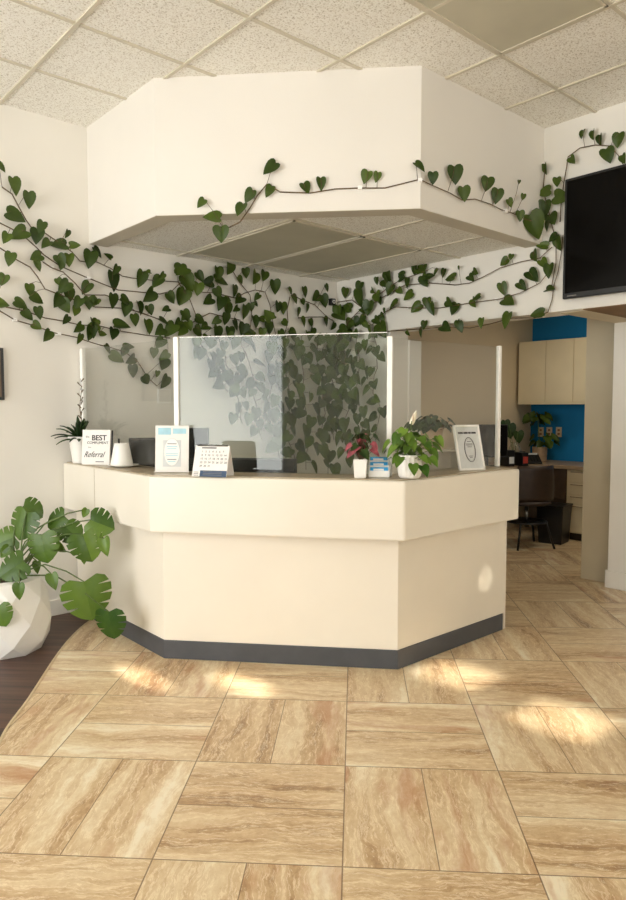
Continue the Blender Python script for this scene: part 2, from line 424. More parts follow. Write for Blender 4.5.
# main ceiling: tiles plus a metal grid
struct(mb().box((XW-.2,YW-.2,H),(XR,YB+.2,H+.1)).build('ceiling', 'tile'))
g = mb()
gx = [1.453+.61*k for k in range(-7, 5)]; gy = [2.19+.61*k for k in range(-9, 4)]
for x in gx: g.box((x-.010, YW, H-.009), (x+.010, YB, H))
for y in gy: g.box((XW, y-.010, H-.008), (XR, y+.010, H))
struct(g.build('trim_5', 'tbar'))
def panel(name, x0, x1, y0, y1, z, label, group=None):
    t = thing(name, label, 'ceiling light', ((x0+x1)/2, (y0+y1)/2, z), 0, group)
    f = mb(); w_ = .014
    f.box((x0,y0,z-.012),(x0+w_,y1,z)); f.box((x1-w_,y0,z-.012),(x1,y1,z)); f.box((x0,y0,z-.012),(x1,y0+w_,z)); f.box((x0,y1-w_,z-.012),(x1,y1,z))
    f.build('frame', 'tbar', t, world=True)
    mb().box((x0+w_,y0+w_,z-.007),(x1-w_,y1-w_,z-.001)).build('diffuser', 'lens', t, world=True)
    return t
panel('ceiling_light', 2.063+.012, 3.283-.012, 1.58+.012, 2.19-.012, H, 'unlit grey rectangular light panel in the main tiled ceiling')

# soffit over the desk
SX, SY = 2.018, 2.55
so = [(SX,YB),(SX,3.67),(3.065,SY),(XR,SY)]
SZ = 2.54
outer = so
inn = [(XR-.001,SY+.13),(3.12,SY+.13),(SX+.13,3.725),(SX+.13,YB-.001)]
s_ = mb()
th = [(XR,SY+.02),(3.075,SY+.02),(SX+.02,3.678),(SX+.02,YB)]
outer_in = [(SX+.004,YB-.001),(SX+.004,3.6716),(3.0666,SY+.004),(XR-.001,SY+.004)]
s_.prism(outer+th, SZ, H)
struct(s_.build('wall_soffit', 'soffit'))
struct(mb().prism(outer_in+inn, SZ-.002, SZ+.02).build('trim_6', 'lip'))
inp = [(SX+.021,YB),(SX+.021,3.679),(3.076,SY+.021),(XR,SY+.021),(XR,YB)]
struct(mb().prism(inp, SZ+.021, SZ+.06).build('ceiling', 'tile'))
g = mb(); z = SZ+.021
for x in (2.71, 3.32, 3.93):
    y0 = 2.70 if x > 3.145 else 3.755-(x-2.15)*(1.055/.995)
    g.box((x-.010, y0, z-.007), (x+.010, YB, z))
for y in (3.24, 4.45): g.box((max(2.15, 3.145-(y-2.70)*(.995/1.055)), y-.010, z-.006), (XR, y+.010, z))
struct(g.build('trim_7', 'tbar'))
panel('ceiling_light', 2.722, 3.308, 3.252, 4.438, z-.002, 'unlit grey light panel under the soffit, the nearer to the left wall of the pair')
panel('ceiling_light', 3.332, 3.918, 3.252, 4.438, z-.002, 'unlit grey light panel under the soffit, the nearer to the television wall of the pair')

# street-side walls with shop windows and an added high sun slot (behind the camera)
w = mb()
def wall_open_x(b, x0, x1, y0, y1, opens, z1=H):
    ys = y0
    for a, c, zb, zt in opens:
        b.box((x0, ys, 0), (x1, a, z1))
        if zb > 0: b.box((x0, a, 0), (x1, c, zb))
        b.box((x0, a, zt), (x1, c, z1)); ys = c
    b.box((x0, ys, 0), (x1, y1, z1))
wall_open_x(w, XW-.2, XW, YW-.2, YB, [(.9, 4.45, .0, 3.0)])
struct(w.build('wall_street', 'wall'))
w = mb()
xs = XW
for a, c, zb, zt in [(-1.6, .3, .35, 3.0), (2.2, 4.5, 2.05, 3.0)]:  # second opening added so the sun beams get in
    w.box((xs, YW-.2, 0), (a, YW, H)); w.box((a, YW-.2, 0), (c, YW, zb)); w.box((a, YW-.2, zt), (c, YW, H)); xs = c
w.box((xs, YW-.2, 0), (8.0, YW, H))
struct(w.build('wall_side', 'wall'))
f = mb()
for y in (.9, 4.40): f.box((XW-.08, y, 0), (XW-.03, y+.05, 3.0))
f.box((XW-.08,.9,0),(XW-.03,4.45,.08)); f.box((XW-.08,.9,2.95),(XW-.03,4.45,3.0))
struct(f.build('window_1', 'alu'))
f = mb()
for x in (-1.6, .25): f.box((x, YW-.1, .35), (x+.05, YW-.05, 3.0))
f.box((-1.6,YW-.1,.35),(.3,YW-.05,.4)); f.box((-1.6,YW-.1,2.95),(.3,YW-.05,3.0)); f.box((2.2,YW-.1,2.05),(4.5,YW-.05,2.08))
struct(f.build('window_2', 'alu'))
# added unseen canopy, its holes shape the sun into floor and desk patches
SUN = Vector((-.10, .905, -.385)).normalized()     # travel direction of sunlight
CZ = 3.25
def sunhit(p): p = Vector(p); t = (CZ-p.z)/(-SUN.z); return p - SUN*t
holes = []
for c_, (a, b_) in [((1.66,3.24,0),(.05,.26)), ((2.0,2.80,0),(.12,.14)), ((2.93,2.15,0),(.30,.09)), ((2.86,1.50,0),(.32,.09)), ((3.56,2.41,.36),(.018,.09))]:
    h = sunhit(c_); holes.append((h.x-a/2, h.x+a/2, h.y-b_/2, h.y+b_/2))
cx0, cx1, cy0, cy1 = -5.0, 8.0, -12.5, YW-.2
xsn = sorted({cx0, cx1, *[h[0] for h in holes], *[h[1] for h in holes]}); ysn = sorted({cy0, cy1, *[h[2] for h in holes], *[h[3] for h in holes]})
cn = mb()
for i in range(len(xsn)-1):
    for j in range(len(ysn)-1):
        mx_, my_ = (xsn[i]+xsn[i+1])/2, (ysn[j]+ysn[j+1])/2
        if any(h[0] < mx_ < h[1] and h[2] < my_ < h[3] for h in holes): continue
        cn.box((xsn[i], ysn[j], CZ), (xsn[i+1], ysn[j+1], CZ+.01))
struct(cn.build('sun_mask_canopy', 'wall'))

# ================================================================== DESK
D = thing('reception_desk', 'long cream laminate reception desk with angled front and charcoal kickplate', 'reception desk', (2.9, 3.3, 0))
top = [(1.80,4.605),(1.80,3.39),(2.657,2.295),(3.73,2.295)]
ti = [(3.73,2.60),(2.80,2.60),(2.10,3.50),(2.10,4.605)]
def apron(b, z0, z1): b.prism(top+ti, z0, z1)
b = mb(); apron(b, .731, 1.040)
b.build('apron', 'lam', D, bevel=.012, world=True, seg=3)
tt = [(1.825,4.60),(1.825,3.40),(2.67,2.325),(3.70,2.325),(3.70,2.575),(2.79,2.575),(2.08,3.49),(2.08,4.60)]
mb().prism(tt, 1.040, 1.046).build('counter_top', 'counter', D, world=True, bevel=.002)
bs = [(1.885,4.605),(1.885,3.40),(2.748,2.415),(3.765,2.415)]
bi = [(3.765,2.47),(2.80,2.47),(1.95,3.43),(1.95,4.605)]
mb().prism(bs+bi, .105, .731).build('base_panel', 'lam2', D, world=True, bevel=.002)
bk = [(1.880,4.605),(1.880,3.398),(2.745,2.410),(3.75,2.410)]
mb().prism(bk+bi, 0, .105).build('kickplate', 'kick', D, world=True, bevel=.002)
mb().box((3.765,2.414,0),(3.785,2.62,.7305)).build('end_panel', 'lam2', D, world=True, bevel=.002)
# vertical joint in the left apron
mb().box((1.7985,4.10,.735),(1.8005,4.102,1.035)).build('panel_joint', 'counter', D, world=True)
mb().prism([(1.955,4.60),(1.955,3.44),(2.80,2.475),(3.70,2.475),(3.70,3.05),(3.05,3.05),(2.55,3.62),(2.55,4.60)], .70, .73).build('worktop', 'deskpanel', D, world=True)

# glass partitions
P1, P2 = Vector((2.045,3.50,0)), Vector((2.765,2.50,0)); ZT, ZB = 1.818, 1.048
PL = Vector((1.945,4.585,0)); PR = Vector((3.735,2.45,0))
def slab(b, a, c, t, z0, z1):
    d = (c-a).normalized(); n = Vector((-d.y, d.x, 0))*t/2
    b.prism([tuple((a-n).xy), tuple((c-n).xy), tuple((c+n).xy), tuple((a+n).xy)], z0, z1)
def postbox(b, p, d, w_, z0, z1):
    d = d.normalized(); slab(b, p-d*w_/2, p+d*w_/2, w_, z0, z1)
fd = (P2-P1).normalized()
T = thing('glass_partition', 'clear glass screen with two white posts across the front of the reception desk', 'glass screen', (P1+P2)/2+Vector((0,0,1.046)))
b = mb(); slab(b, P1+fd*.016, P2-fd*.016, .005, ZB, ZT); b.build('pane', 'glass_green', T, world=True)
for p, z_ in ((P1, ZT+.004), (P2, ZT-.02)):
    b = mb(); postbox(b, p, fd, .029, 1.0465, z_); b.build('post', 'post', T, world=True, bevel=.003)
b = mb(); slab(b, P1+fd*.016, P2-fd*.016, .006, ZT, ZT+.004); b.build('edge_glint', 'post', T, world=True)  # white strip paints the reflected light along the pane's top
ld = (P1-PL).normalized()
T = thing('glass_partition', 'clear glass screen on the left end of the desk, fixed to the wall by a white post', 'glass screen', (PL+P1)/2+Vector((0,0,1.046)))
b = mb(); slab(b, PL+ld*.016, P1-ld*.03, .005, ZB, ZT-.004); b.build('pane', 'glass', T, world=True)
b = mb(); postbox(b, PL, ld, .03, 1.0465, ZT); b.build('post', 'post', T, world=True, bevel=.003)
rd = (PR-P2).normalized()
T = thing('glass_partition', 'clear glass screen on the right end of the desk with one slim white post', 'glass screen', (PR+P2)/2+Vector((0,0,1.046)))
b = mb(); slab(b, P2+rd*.03, PR-rd*.027, .005, ZB, ZT-.025); b.build('pane', 'glass', T, world=True)
b = mb(); postbox(b, PR-rd*.015, rd, .024, 1.0465, ZT-.018); b.build('post', 'post', T, world=True, bevel=.002)

# ================================================================== VINES ON THE WALLS
XS, YS = XR, YB
def surf(name, px, py, off=.012):
    if name == 'L': return onY(px, py, YB-off), Vector((0,-1,0))
    if name == 'R': return onX(px, py, XR-off), Vector((-1,0,0))
    if name == 'F':
        n = Vector((-1.12,-1.06,0)).normalized(); return onP(px, py, Vector((SX,3.67,0))+n*off, n), n
    if name == 'S': return onY(px, py, SY-off), Vector((0,-1,0))
def pick(s, px):      # 'LR': left wall before the room corner, right wall after it; 'FS': soffit front, then its right face
    if s == 'LR': return 'L' if px < 336 else 'R'
    if s == 'FS': return 'F' if px < 422 else 'S'
    return s
STR = [
 ('L', 'pothos vine trailing down from the top left picture edge, uppermost on the left wall', [(2,187),(12,194),(20,209),(26,220),(31,227),(45,233),(52,238),(60,243),(72,252),(80,261),(86,262),(97,262),(110,268),(122,276),(132,278),(150,280),(178,282)]),
 ('L', 'long dark pothos stem sweeping from the left picture edge to below the soffit corner', [(-6,221),(0,223),(12,229),(26,238),(36,247),(44,255),(60,266),(88,278),(118,290),(140,292),(160,294),(172,291),(180,283),(200,292),(215,293)]),
 ('L', 'thin pothos vine forking out of the left wall cluster below the long dark stem', [(-4,246),(0,248),(8,253),(17,260),(30,267),(37,276),(45,289),(58,294),(75,300),(95,307),(120,308),(140,312),(160,320),(180,330)]),
 ('L', 'pothos vine looping down the left wall from beside the long dark stem', [(43,262),(52,268),(63,272),(75,283),(85,295),(105,295),(120,300),(135,311),(150,316),(170,323)]),
 ('L', 'pothos vine running level along the left wall above its lowest stem', [(-3,296),(6,307),(25,311),(45,318),(63,321),(80,325),(100,326),(120,331),(145,335),(170,338)]),
 ('L', 'lowest pothos vine crossing the left wall towards the left glass screen', [(-4,308),(0,311),(15,320),(32,325),(55,333),(75,337),(90,342),(100,345)]),
 ('L', 'pothos vine hanging down behind the left glass screen on the desk', [(100,345),(112,348),(125,352),(138,362),(148,378),(157,386)]),
 ('L', 'pothos vine under the soffit, bundled above the left post of the front glass', [(178,282),(190,300),(197,318),(202,335)]),
 ('L', 'pothos vine under the soffit arching over to the long drooping stem', [(215,293),(235,298),(245,293),(255,290),(265,292),(270,305),(272,318),(276,336)]),
 ('L', 'pothos vine rising to the light panels on the left wall under the soffit', [(232,270),(240,283),(250,295),(252,310),(250,333)]),
 ('L', 'pothos vine in the thick of the foliage just above the front glass', [(180,330),(200,318),(210,313),(225,317),(240,320),(245,335)]),
 ('L', 'fine pothos vine left of the small wall sensor, sloping to the room corner', [(290,293),(300,299),(315,305),(325,315),(334,322)]),
 ('L', 'fine pothos vine dropping straight left of the small wall sensor', [(290,297),(287,310),(288,322),(284,336)]),
 ('L', 'fine pothos vine lying level below the small wall sensor', [(298,318),(310,317),(322,317),(333,320)]),
 ('R', 'upper pothos vine sweeping along the white bulkhead under the soffit', [(338,302),(352,300),(365,310),(378,300),(392,292),(405,285),(430,283),(455,285),(470,283),(485,276),(500,268),(520,262),(540,258),(552,247)]),
 ('R', 'middle pothos vine running along the white bulkhead', [(372,325),(385,312),(395,307),(415,308),(440,308),(470,303),(500,299),(520,293),(540,283),(547,274)]),
 ('R', 'lowest pothos vine following the bottom edge of the bulkhead', [(372,337),(390,331),(420,329),(445,327),(470,328),(490,324),(512,318),(535,318),(548,312),(552,300),(554,285),(558,272),(561,255),(563,235)]),
 ('R', 'thick pothos vine cluster climbing between the soffit end and the television', [(545,169),(543,190),(548,208),(551,222),(556,240),(556,262),(552,285)]),
 ('R', 'pothos vine curling up and over the top of the television', [(560,222),(561,205),(564,182),(567,165),(568,157),(580,148),(595,145),(610,146),(618,155),(624,166)]),
 ('R', 'dense pothos cluster in the room corner to the right of the wall sensor', [(345,335),(348,322),(358,312),(372,300),(385,290),(400,280),(415,275),(428,270)]),
 ('FS', 'pothos vine strung across the face of the soffit', [(221,234),(228,228),(240,222),(250,208),(257,196),(267,184),(272,187),(280,192),(310,193),(335,189),(360,188),(385,188),(405,183),(417,180),(423,181),(436,187),(450,193),(462,200),(475,199),(490,204),(502,210),(512,213),(525,219),(540,223)]),
]
LV = dict(
L=[(1,167,6),(15,186,8),(29,200,8),(16,216,9),(19,234,8),(6,238,6),(41,227,6),(37,236,7),(46,244,6),(59,245,8),(67,234,4),(75,245,5),(10,259,7),(36,257,6),(38,266,5),(61,261,6),(69,260,6),(61,266,4),(90,259,8),(3,280,6),(1,304,7),(30,290,6),(37,299,7),(21,304,7),(28,315,6),(39,313,6),(59,282,4),(64,287,7),(69,295,7),(58,301,8),(65,306,7),(78,303,6),(86,288,7),(89,303,6),(95,302,5),(76,311,5),(66,320,5),(78,328,6),(94,324,6),(90,333,7),(80,339,5),(37,326,5),(47,336,6),
(98,252,6),(108,256,4),(91,258,5),(116,270,5),(114,281,9),(141,279,8),(148,272,3),(157,282,7),(162,276,4),(180,269,6),(186,282,8),(149,296,8),(171,298,6),(181,297,8),(113,301,7),(126,301,6),(126,309,7),(140,308,6),(150,310,5),(166,309,4),(135,320,6),(148,327,7),(164,321,5),(94,325,6),(122,326,8),(113,334,6),(93,333,5),(103,334,4),(160,331,6),(170,330,8),(178,326,7),(185,317,5),(183,328,6),(95,301,5),
(182,271,7),(188,283,9),(183,297,8),(198,289,6),(200,277,6),(208,282,6),(218,274,7),(222,281,8),(230,267,8),(240,280,4),(246,273,5),(255,278,7),(264,276,5),(275,287,7),(218,293,6),(208,301,6),(221,303,7),(227,309,7),(235,291,6),(239,300,7),(236,309,4),(251,307,4),(256,304,3),(257,297,4),(228,300,4),(245,312,7),(226,319,6),(236,325,6),(216,321,5),(200,320,6),(186,316,6),(189,326,5),(182,331,6),(198,332,6),(205,327,5),(217,333,7),(230,333,6),(243,329,6),(255,322,6),(250,333,6),(268,315,6),(261,319,4),(269,328,6),(278,307,5),(262,333,5),(280,336,5),
(272,316,4),(290,291,4),(295,299,5),(305,292,5),(303,302,3),(307,308,4),(298,312,4),(283,308,6),(285,323,4),(282,335,5),(293,333,5),(303,322,5),(311,323,4),(312,333,5),(326,322,5),(333,326,4),(317,297,6),(324,301,6),(327,288,4),
(108,349,5),(117,358,7),(124,352,4),(129,347,5),(131,360,6),(133,371,6),(146,380,5),(154,353,5),(164,356,6),(164,364,6),(165,382,7),(157,374,3),(160,343,6)],
R=[(345,293,5),(338,312,7),(341,316,8),(347,307,6),(359,287,5),(359,298,8),(350,324,8),(343,329,6),(348,336,6),(367,307,6),(362,320,5),(357,322,5),
(377,281,4),(388,276,6),(386,283,6),(390,290,6),(373,291,4),(377,297,6),(380,301,4),(401,274,4),(402,278,4),(414,270,5),(421,270,6),(424,268,4),(407,283,5),(400,291,4),(408,296,6),(424,281,6),(430,277,5),(436,272,4),(443,273,4),(450,278,6),(393,306,6),(416,308,6),(427,303,5),(432,309,6),(449,303,5),(454,309,6),(368,308,7),(364,310,6),(385,311,3),(382,317,4),(377,321,5),(366,325,4),(370,330,5),(382,330,8),(370,337,3),(408,333,3),(421,332,5),(424,325,4),(446,328,6),(458,325,5),
(545,169,5),(557,182,5),(544,192,6),(561,197,9),(544,210,8),(552,219,7),(547,226,5),(553,238,5),(558,244,6),(542,246,6),(534,256,6),(544,264,6),(549,271,7),(550,289,5),(537,314,7),(533,276,8),(522,286,6),(503,289,6),(508,301,7),(476,298,5),(474,303,5),(504,262,5),(511,257,3),(471,278,5),(475,272,4),(459,268,2),(506,320,8),(481,323,5),(460,327,5),(572,160,5),(582,134,4),(593,135,5),(600,140,5),(618,140,7),(608,155,7),(623,159,5)],
FS=[(201,203,5),(212,217,8),(221,234,8),(240,209,7),(249,196,7),(270,168,8),(269,191,6),(306,188,6),(321,184,6),(366,177,6),(377,177,5),(420,166,6),(433,178,6),(455,175,8),(464,194,7),(487,184,7),(497,196,7),(510,203,4),(519,182,2),(523,197,3),(520,216,5),(535,226,13)])
def segdist(p, a, b_):
    ab = (b_[0]-a[0], b_[1]-a[1]); l2 = ab[0]**2+ab[1]**2 or 1e-9
    t = max(0, min(1, ((p[0]-a[0])*ab[0]+(p[1]-a[1])*ab[1])/l2))
    q = (a[0]+ab[0]*t, a[1]+ab[1]*t); return math.hypot(p[0]-q[0], p[1]-q[1]), q
assign = {i: [] for i in range(len(STR))}
for side, lst in LV.items():
    for (px, py, sz) in lst:
        best = None
        for i, (s, lab, pts) in enumerate(STR):
            if s != side: continue
            for a, c in zip(pts[:-1], pts[1:]):
                d, q = segdist((px, py), a, c)
                if best is None or d < best[0]: best = (d, i, q)
        assign[best[1]].append((px, py, sz, best[2]))
def ppm(p): return F_PX/((p-O).dot(FW))
clipset = [(51,269),(88,279),(14,321),(59,332),(360,188),(420,180),(505,211),(388,308),(409,308),(497,299)]
rnd = random.Random(3)
for i, (s, lab, pts) in enumerate(STR):
    dense = []
    for k in range(len(pts)-1):
        for t in (0, .5):
            dense.append((pts[k][0]+(pts[k+1][0]-pts[k][0])*t, pts[k][1]+(pts[k+1][1]-pts[k][1])*t))
    dense.append(pts[-1])
    w3 = []
    for k, (px, py) in enumerate(dense):
        p, n = surf(pick(s, px), px, py, .014 + .004*(i % 4) + .006*math.sin(k*1.3)**2); w3.append(p)
    root = thing('pothos_vine', lab, 'vine', w3[0])
    sb = mb(); sb.tube(w3, .0042, 6, .0030)
    fb = mb()
    for (px, py, sz, q) in assign[i]:
        sname = pick(s, px)
        sc = 2*sz/ppm(surf(sname, px, py)[0])
        off = rnd.uniform(.022, .055) if sname != 'F' else rnd.uniform(.02, .04)
        centre, n = surf(sname, px, py, off)
        a = rnd.gauss(0, .85)
        dn = Vector((0,0,-1)); sd = n.cross(Vector((0,0,1)))
        # the tip points away from the stem as often as it hangs
        qq, _ = surf(pick(s, q[0]), q[0], q[1], .016)
        down = (dn*math.cos(a)+sd*math.sin(a)+n*rnd.uniform(-.1,.35)).normalized()
        nr = (n + Vector((0,0,rnd.uniform(-.1,.75))) + sd*rnd.uniform(-.55,.55)).normalized()
        if sname == 'S': nr = (Vector((-.75,-1,rnd.uniform(.1,.6)))).normalized(); down = (Vector((0,0,-1))+Vector((.6,-.3,0))*rnd.uniform(-.6,1.2)).normalized()
        Lf = sc*rnd.uniform(.92,1.08); Wf = sc*rnd.uniform(.8,1.05)
        base = centre - down*Lf*.48
        heart_leaf(fb, base, down, nr, Lf, Wf, rnd.uniform(.05,.22), rnd.uniform(.05,.22))
        mid = (qq+base)/2 + n*.012 + Vector((0,0,.012))
        if (qq-base).length < .35: sb.tube([qq, mid, base], .0017, 5)
    sb.build('stem', 'stem', root, world=True)
    if fb.v: fb.build('foliage', 'leaf', root, world=True)
    for cxp, cyp in clipset:
        for a, c in zip(pts[:-1], pts[1:]):
            d, q = segdist((cxp, cyp), a, c)
            if d < 2.0 and s == ('L' if cxp < 336 and cyp > 200 else ('FS' if cyp < 215 else 'R')):
                p, n = surf(pick(s, q[0]), q[0], q[1], .012); u_ = n.cross(Vector((0,0,1)))
                cb = mb(); sz = .012
                cb.add([p+u_*sx*sz+Vector((0,0,1))*sy*sz*.8+n*(k) for k in (-.010,.014) for sx, sy in ((-1,-1),(1,-1),(1,1),(-1,1))], [(3,2,1,0),(4,5,6,7),(0,1,5,4),(1,2,6,5),(2,3,7,6),(3,0,4,7)])
                cb.build('clip', 'clip', root, world=True); break

# hanging vines behind the front glass, in the corner behind the desk
HANG = [
 ('L', 'pothos vine hanging behind the front glass, nearest its left post', 'a', [(196,336),(205,352),(214,366),(222,378),(228,392)], 6),
 ('L', 'pothos vine hanging behind the front glass, second from its left post', 'a', [(218,336),(226,358),(232,380),(238,402),(242,424)], 6),
 ('L', 'pothos vine hanging behind the front glass, third from its left post', 'a', [(240,336),(248,362),(254,388),(258,415),(262,440)], 6),
 ('L', '', 'b', [(268,336),(272,370),(270,400),(274,430),(280,462)], 6.5),
 ('L', '', 'b', [(286,336),(284,370),(290,400),(286,430),(296,465)], 6.5),
 ('L', '', 'b', [(300,336),(304,365),(302,395),(310,430),(306,470)], 6.5),
 ('L', '', 'b', [(318,336),(318,370),(324,400),(322,440),(328,474)], 6.5),
 ('L', '', 'b', [(330,336),(334,360),(332,385),(330,410),(334,440)], 6.5),
 ('R', '', 'b', [(345,336),(343,365),(350,395),(345,430),(350,462)], 6.5),
 ('R', '', 'b', [(356,336),(360,362),(356,392),(364,420),(362,450)], 6),
 ('R', 'pothos vine hanging behind the front glass, nearest its right post', 'a', [(374,336),(378,360),(372,385),(380,410),(376,445)], 5.5),
]
for s, lab, kd, pts, sz in HANG:
    rr = random.Random(int(pts[0][0])*7+1)
    off = rr.uniform(.05, .22)
    dense = []
    for a, c in zip(pts[:-1], pts[1:]):
        for t in (0, .33, .66): dense.append((a[0]+(c[0]-a[0])*t+rr.uniform(-2,2), a[1]+(c[1]-a[1])*t))
    dense.append(pts[-1])
    w3 = [surf(s, px, py, .03+off*min(1, k/4))[0] for k, (px, py) in enumerate(dense)]
    if kd == 'b': root = thing('pothos_vine', 'leafy pothos vine hanging in the thicket in the room corner behind the front glass', 'vine', w3[0], 0, 'vines hanging thickly in the corner behind the glass')
    else: root = thing('pothos_vine', lab, 'vine', w3[0])
    sb = mb(); sb.tube(w3, .004, 6, .0025); fb = mb()
    n = Vector((0,-1,0)) if s == 'L' else Vector((-1,0,0)); sd = n.cross(Vector((0,0,1)))
    nl = int((1.25 if kd == 'b' else 1.0)*len(dense)*1.3)
    for k in range(nl):
        f_ = k/nl*(len(w3)-1); j = int(f_); p = w3[j].lerp(w3[min(j+1, len(w3)-1)], f_-j)
        sg = 1 if k % 2 else -1
        base = p + sd*sg*rr.uniform(.01,.075) + n*rr.uniform(.0,.06) + Vector((0,0,rr.uniform(-.01,.05)))
        a = rr.gauss(0,.5)+sg*.4
        down = (Vector((0,0,-1))*math.cos(a)+sd*math.sin(a)+n*rr.uniform(0,.6)).normalized()
        nr = (n+Vector((0,0,rr.uniform(.1,.9)))+sd*rr.uniform(-.5,.5)).normalized()
        Lf = 2*sz/ppm(p)*rr.uniform(.75,1.12)
        heart_leaf(fb, base, down, nr, Lf, Lf*rr.uniform(.85,1.0), rr.uniform(.05,.2), rr.uniform(.05,.2))
        sb.tube([p, (p+base)/2+n*.01, base], .0016, 5)
    sb.build('stem', 'stem', root, world=True); fb.build('foliage', 'leaf', root, world=True)

# ================================================================== THINGS ON THE WALLS
tv = thing('television', 'large black flat television hung high on the bulkhead wall', 'television', (XR, 1.64, 2.53))
y1, y0, z0, z1 = 2.352, .90, 2.135, 2.915
mb().box((XR-.075,y0,z0),(XR-.045,y1,z1)).build('bezel', 'black', tv, world=True, bevel=.006)
mb().box((XR-.0765,y0+.018,z0+.035),(XR-.0752,y1-.018,z1-.018)).build('screen', 'screen', tv, world=True)
mb().box((XR-.045,y0+.4,z0+.2),(XR-.001,y1-.4,z1-.2)).build('wall_bracket', 'black', tv, world=True)
mb().box((XR-.0768,y1-.10,z0+.013),(XR-.0752,y1-.035,z0+.021)).build('badge', 'chrome', tv, world=True)

fr = thing('picture_frame', 'dark picture frame on the left wall at the picture edge', 'picture frame', (1.15, YB, 1.63))
a = onY(3.2, 348, YB-.02); c = onY(2.5, 400, YB-.02)
b = mb(); X1 = a.x; b.box((X1-.30,YB-.025,c.z),(X1,YB,a.z)); b.build('frame', 'black', fr, world=True, bevel=.003)
mb().box((X1-.28,YB-.027,c.z+.02),(X1-.02,YB-.0252,a.z-.02)).build('print', 'deskpanel', fr, world=True)

p = onX(333.5, 302, XR-.02); p = onY(332, 302, YB-.02)
se = thing('wall_sensor', 'small black square sensor with a white ring in the room corner', 'sensor', p)
b = mb(); b.box((p.x-.027,YB-.045,p.z-.03),(p.x+.027,YB,p.z+.03)); b.build('housing', 'black', se, world=True, bevel=.006)
b = mb(); ring = [(p.x+.014*math.cos(2*PI*k/16), YB-.047, p.z+.014*math.sin(2*PI*k/16)) for k in range(17)]
b.tube(ring, .0025, 6); b.build('ring', 'clip', se, world=True)

p = onY(164, 396, YB)
sw = thing('wall_plate', 'white blank wall plate behind the left glass screen', 'wall plate', p)
b = mb(); b.box((p.x-.055,YB-.006,p.z-.055),(p.x+.055,YB,p.z+.055)); b.build('plate', 'whitem', sw, world=True, bevel=.002)
b = mb(); b.box((p.x-.045,YB-.008,p.z-.045),(p.x+.045,YB-.006,p.z+.045)); b.build('insert', 'wall', sw, world=True, bevel=.002)

# ================================================================== ON THE COUNTER
CT = 1.047
RZF = R(218.3+90)
# ribbed pot with succulent
p = Vector((1.864,4.44,CT))
t = thing('potted_succulent', 'dark spiky succulent with a tall flower stalk in a ribbed white pot', 'potted plant', p, sc=1.22)
prof = []
for k in range(15):
    z = .135*k/14; prof.append((.046+.020*z/.135+(.0022 if k % 2 else 0), z))
prof += [(.072,.137),(.072,.146),(.064,.146),(.062,.12),(.0,.12)]
mb().lathe(prof, seg=28).build('pot', 'white', t)
mb().lathe([(.062,.121),(.03,.127),(0,.128)], seg=16).build('soil', 'soil', t)
b = mb(); rr = random.Random(5)
def blade(b, base, az, el, ln, w_, droop=1.2, n=7, thick=.004):
    pts = []; d = Vector((math.cos(az)*math.cos(el), math.sin(az)*math.cos(el), math.sin(el))); p_ = Vector(base)
    sidev = Vector((-math.sin(az), math.cos(az), 0)); vs = []; fs = []
    for k in range(n+1):
        t_ = k/n; w2 = w_*(math.sin(PI*min(1, .18+t_*.82))**.7) if k < n else .0005
        upv = sidev.cross(d).normalized()*(-1)
        vs += [p_-sidev*w2, p_-upv*w2*.35, p_+sidev*w2, p_+upv*thick]
        d = (d+Vector((0,0,-droop/n*(.4+t_)))).normalized(); p_ = p_+d*ln/n
    for k in range(n):
        for j in range(4): fs.append((4*k+j, 4*k+(j+1) % 4, 4*k+4+(j+1) % 4, 4*k+4+j))
    b.add(vs, fs, True)
for k in range(34):
    az_ = k*2.4+rr.uniform(-.2,.2); el_ = rr.uniform(20,80); ln_ = rr.uniform(.10,.16)
    if math.cos(az_) > .25: el_ = rr.uniform(68,82); ln_ = min(ln_, .12); az_ += .0
    blade(b, (-.01,0,.12), az_, R(el_), ln_, .013, 1.3 if math.cos(az_) <= .25 else .7)
b.build('foliage', 'leaf_dark', t)
b = mb(); b.tube([(0,0,.12),(.006,.0,.22),(-.004,.004,.30),(.006,0,.39),(.004,0,.46)], .003, 6, .0015)
for k in range(12):
    z = .22+.02*k; a = k*2.2; b.tube([(.003,0,z),(.003+.018*math.cos(a), .018*math.sin(a), z+.02)], .0022, 5, .004)
b.build('flower_stalk', 'stem', t)

# BEST COMPLIMENT sign
t = thing('sign_board', 'small white sign reading BEST compliment and Referral in script, leaning beside the succulent pot', 'sign', (1.868,4.235,CT), R(-50), sc=1.42)
W_, H_ = .135, .160; tl = R(6)
b = mb(); b.box((-W_/2,0,0),(W_/2,.012,H_))
m_ = Matrix.Rotation(-tl, 4, 'X'); b.v = [m_ @ v for v in b.v]
b.build('board', ['paper'], t, bevel=.001)
b = mb(); b.box((-W_/2+.004,.0125,.004),(W_/2+.006,.016,H_-.002)); b.v = [m_ @ v for v in b.v]; b.build('backing', 'black', t)
def tpos(x, z, y=-.0006): return m_ @ Vector((x, y, z))
text('lettering', 'the', .014, 'greyink', t, tpos(-.042,.128), tl)
text('lettering', 'BEST', .034, 'ink', t, tpos(.014,.122), tl, bold=.0006)
text('lettering', 'COMPLIMENT', .0165, 'ink', t, tpos(.008,.100), tl)
text('lettering', 'is a', .011, 'greyink', t, tpos(-.03,.080), tl)
text('lettering', 'Referral', .037, 'ink', t, tpos(-.010,.046), tl, shear=.5, sx=.80)
b = mb(); b.box((.0,-.0006,.012),(.04,-.0001,.016)); b.v = [m_ @ v for v in b.v]; b.build('small_print', 'greyink', t)

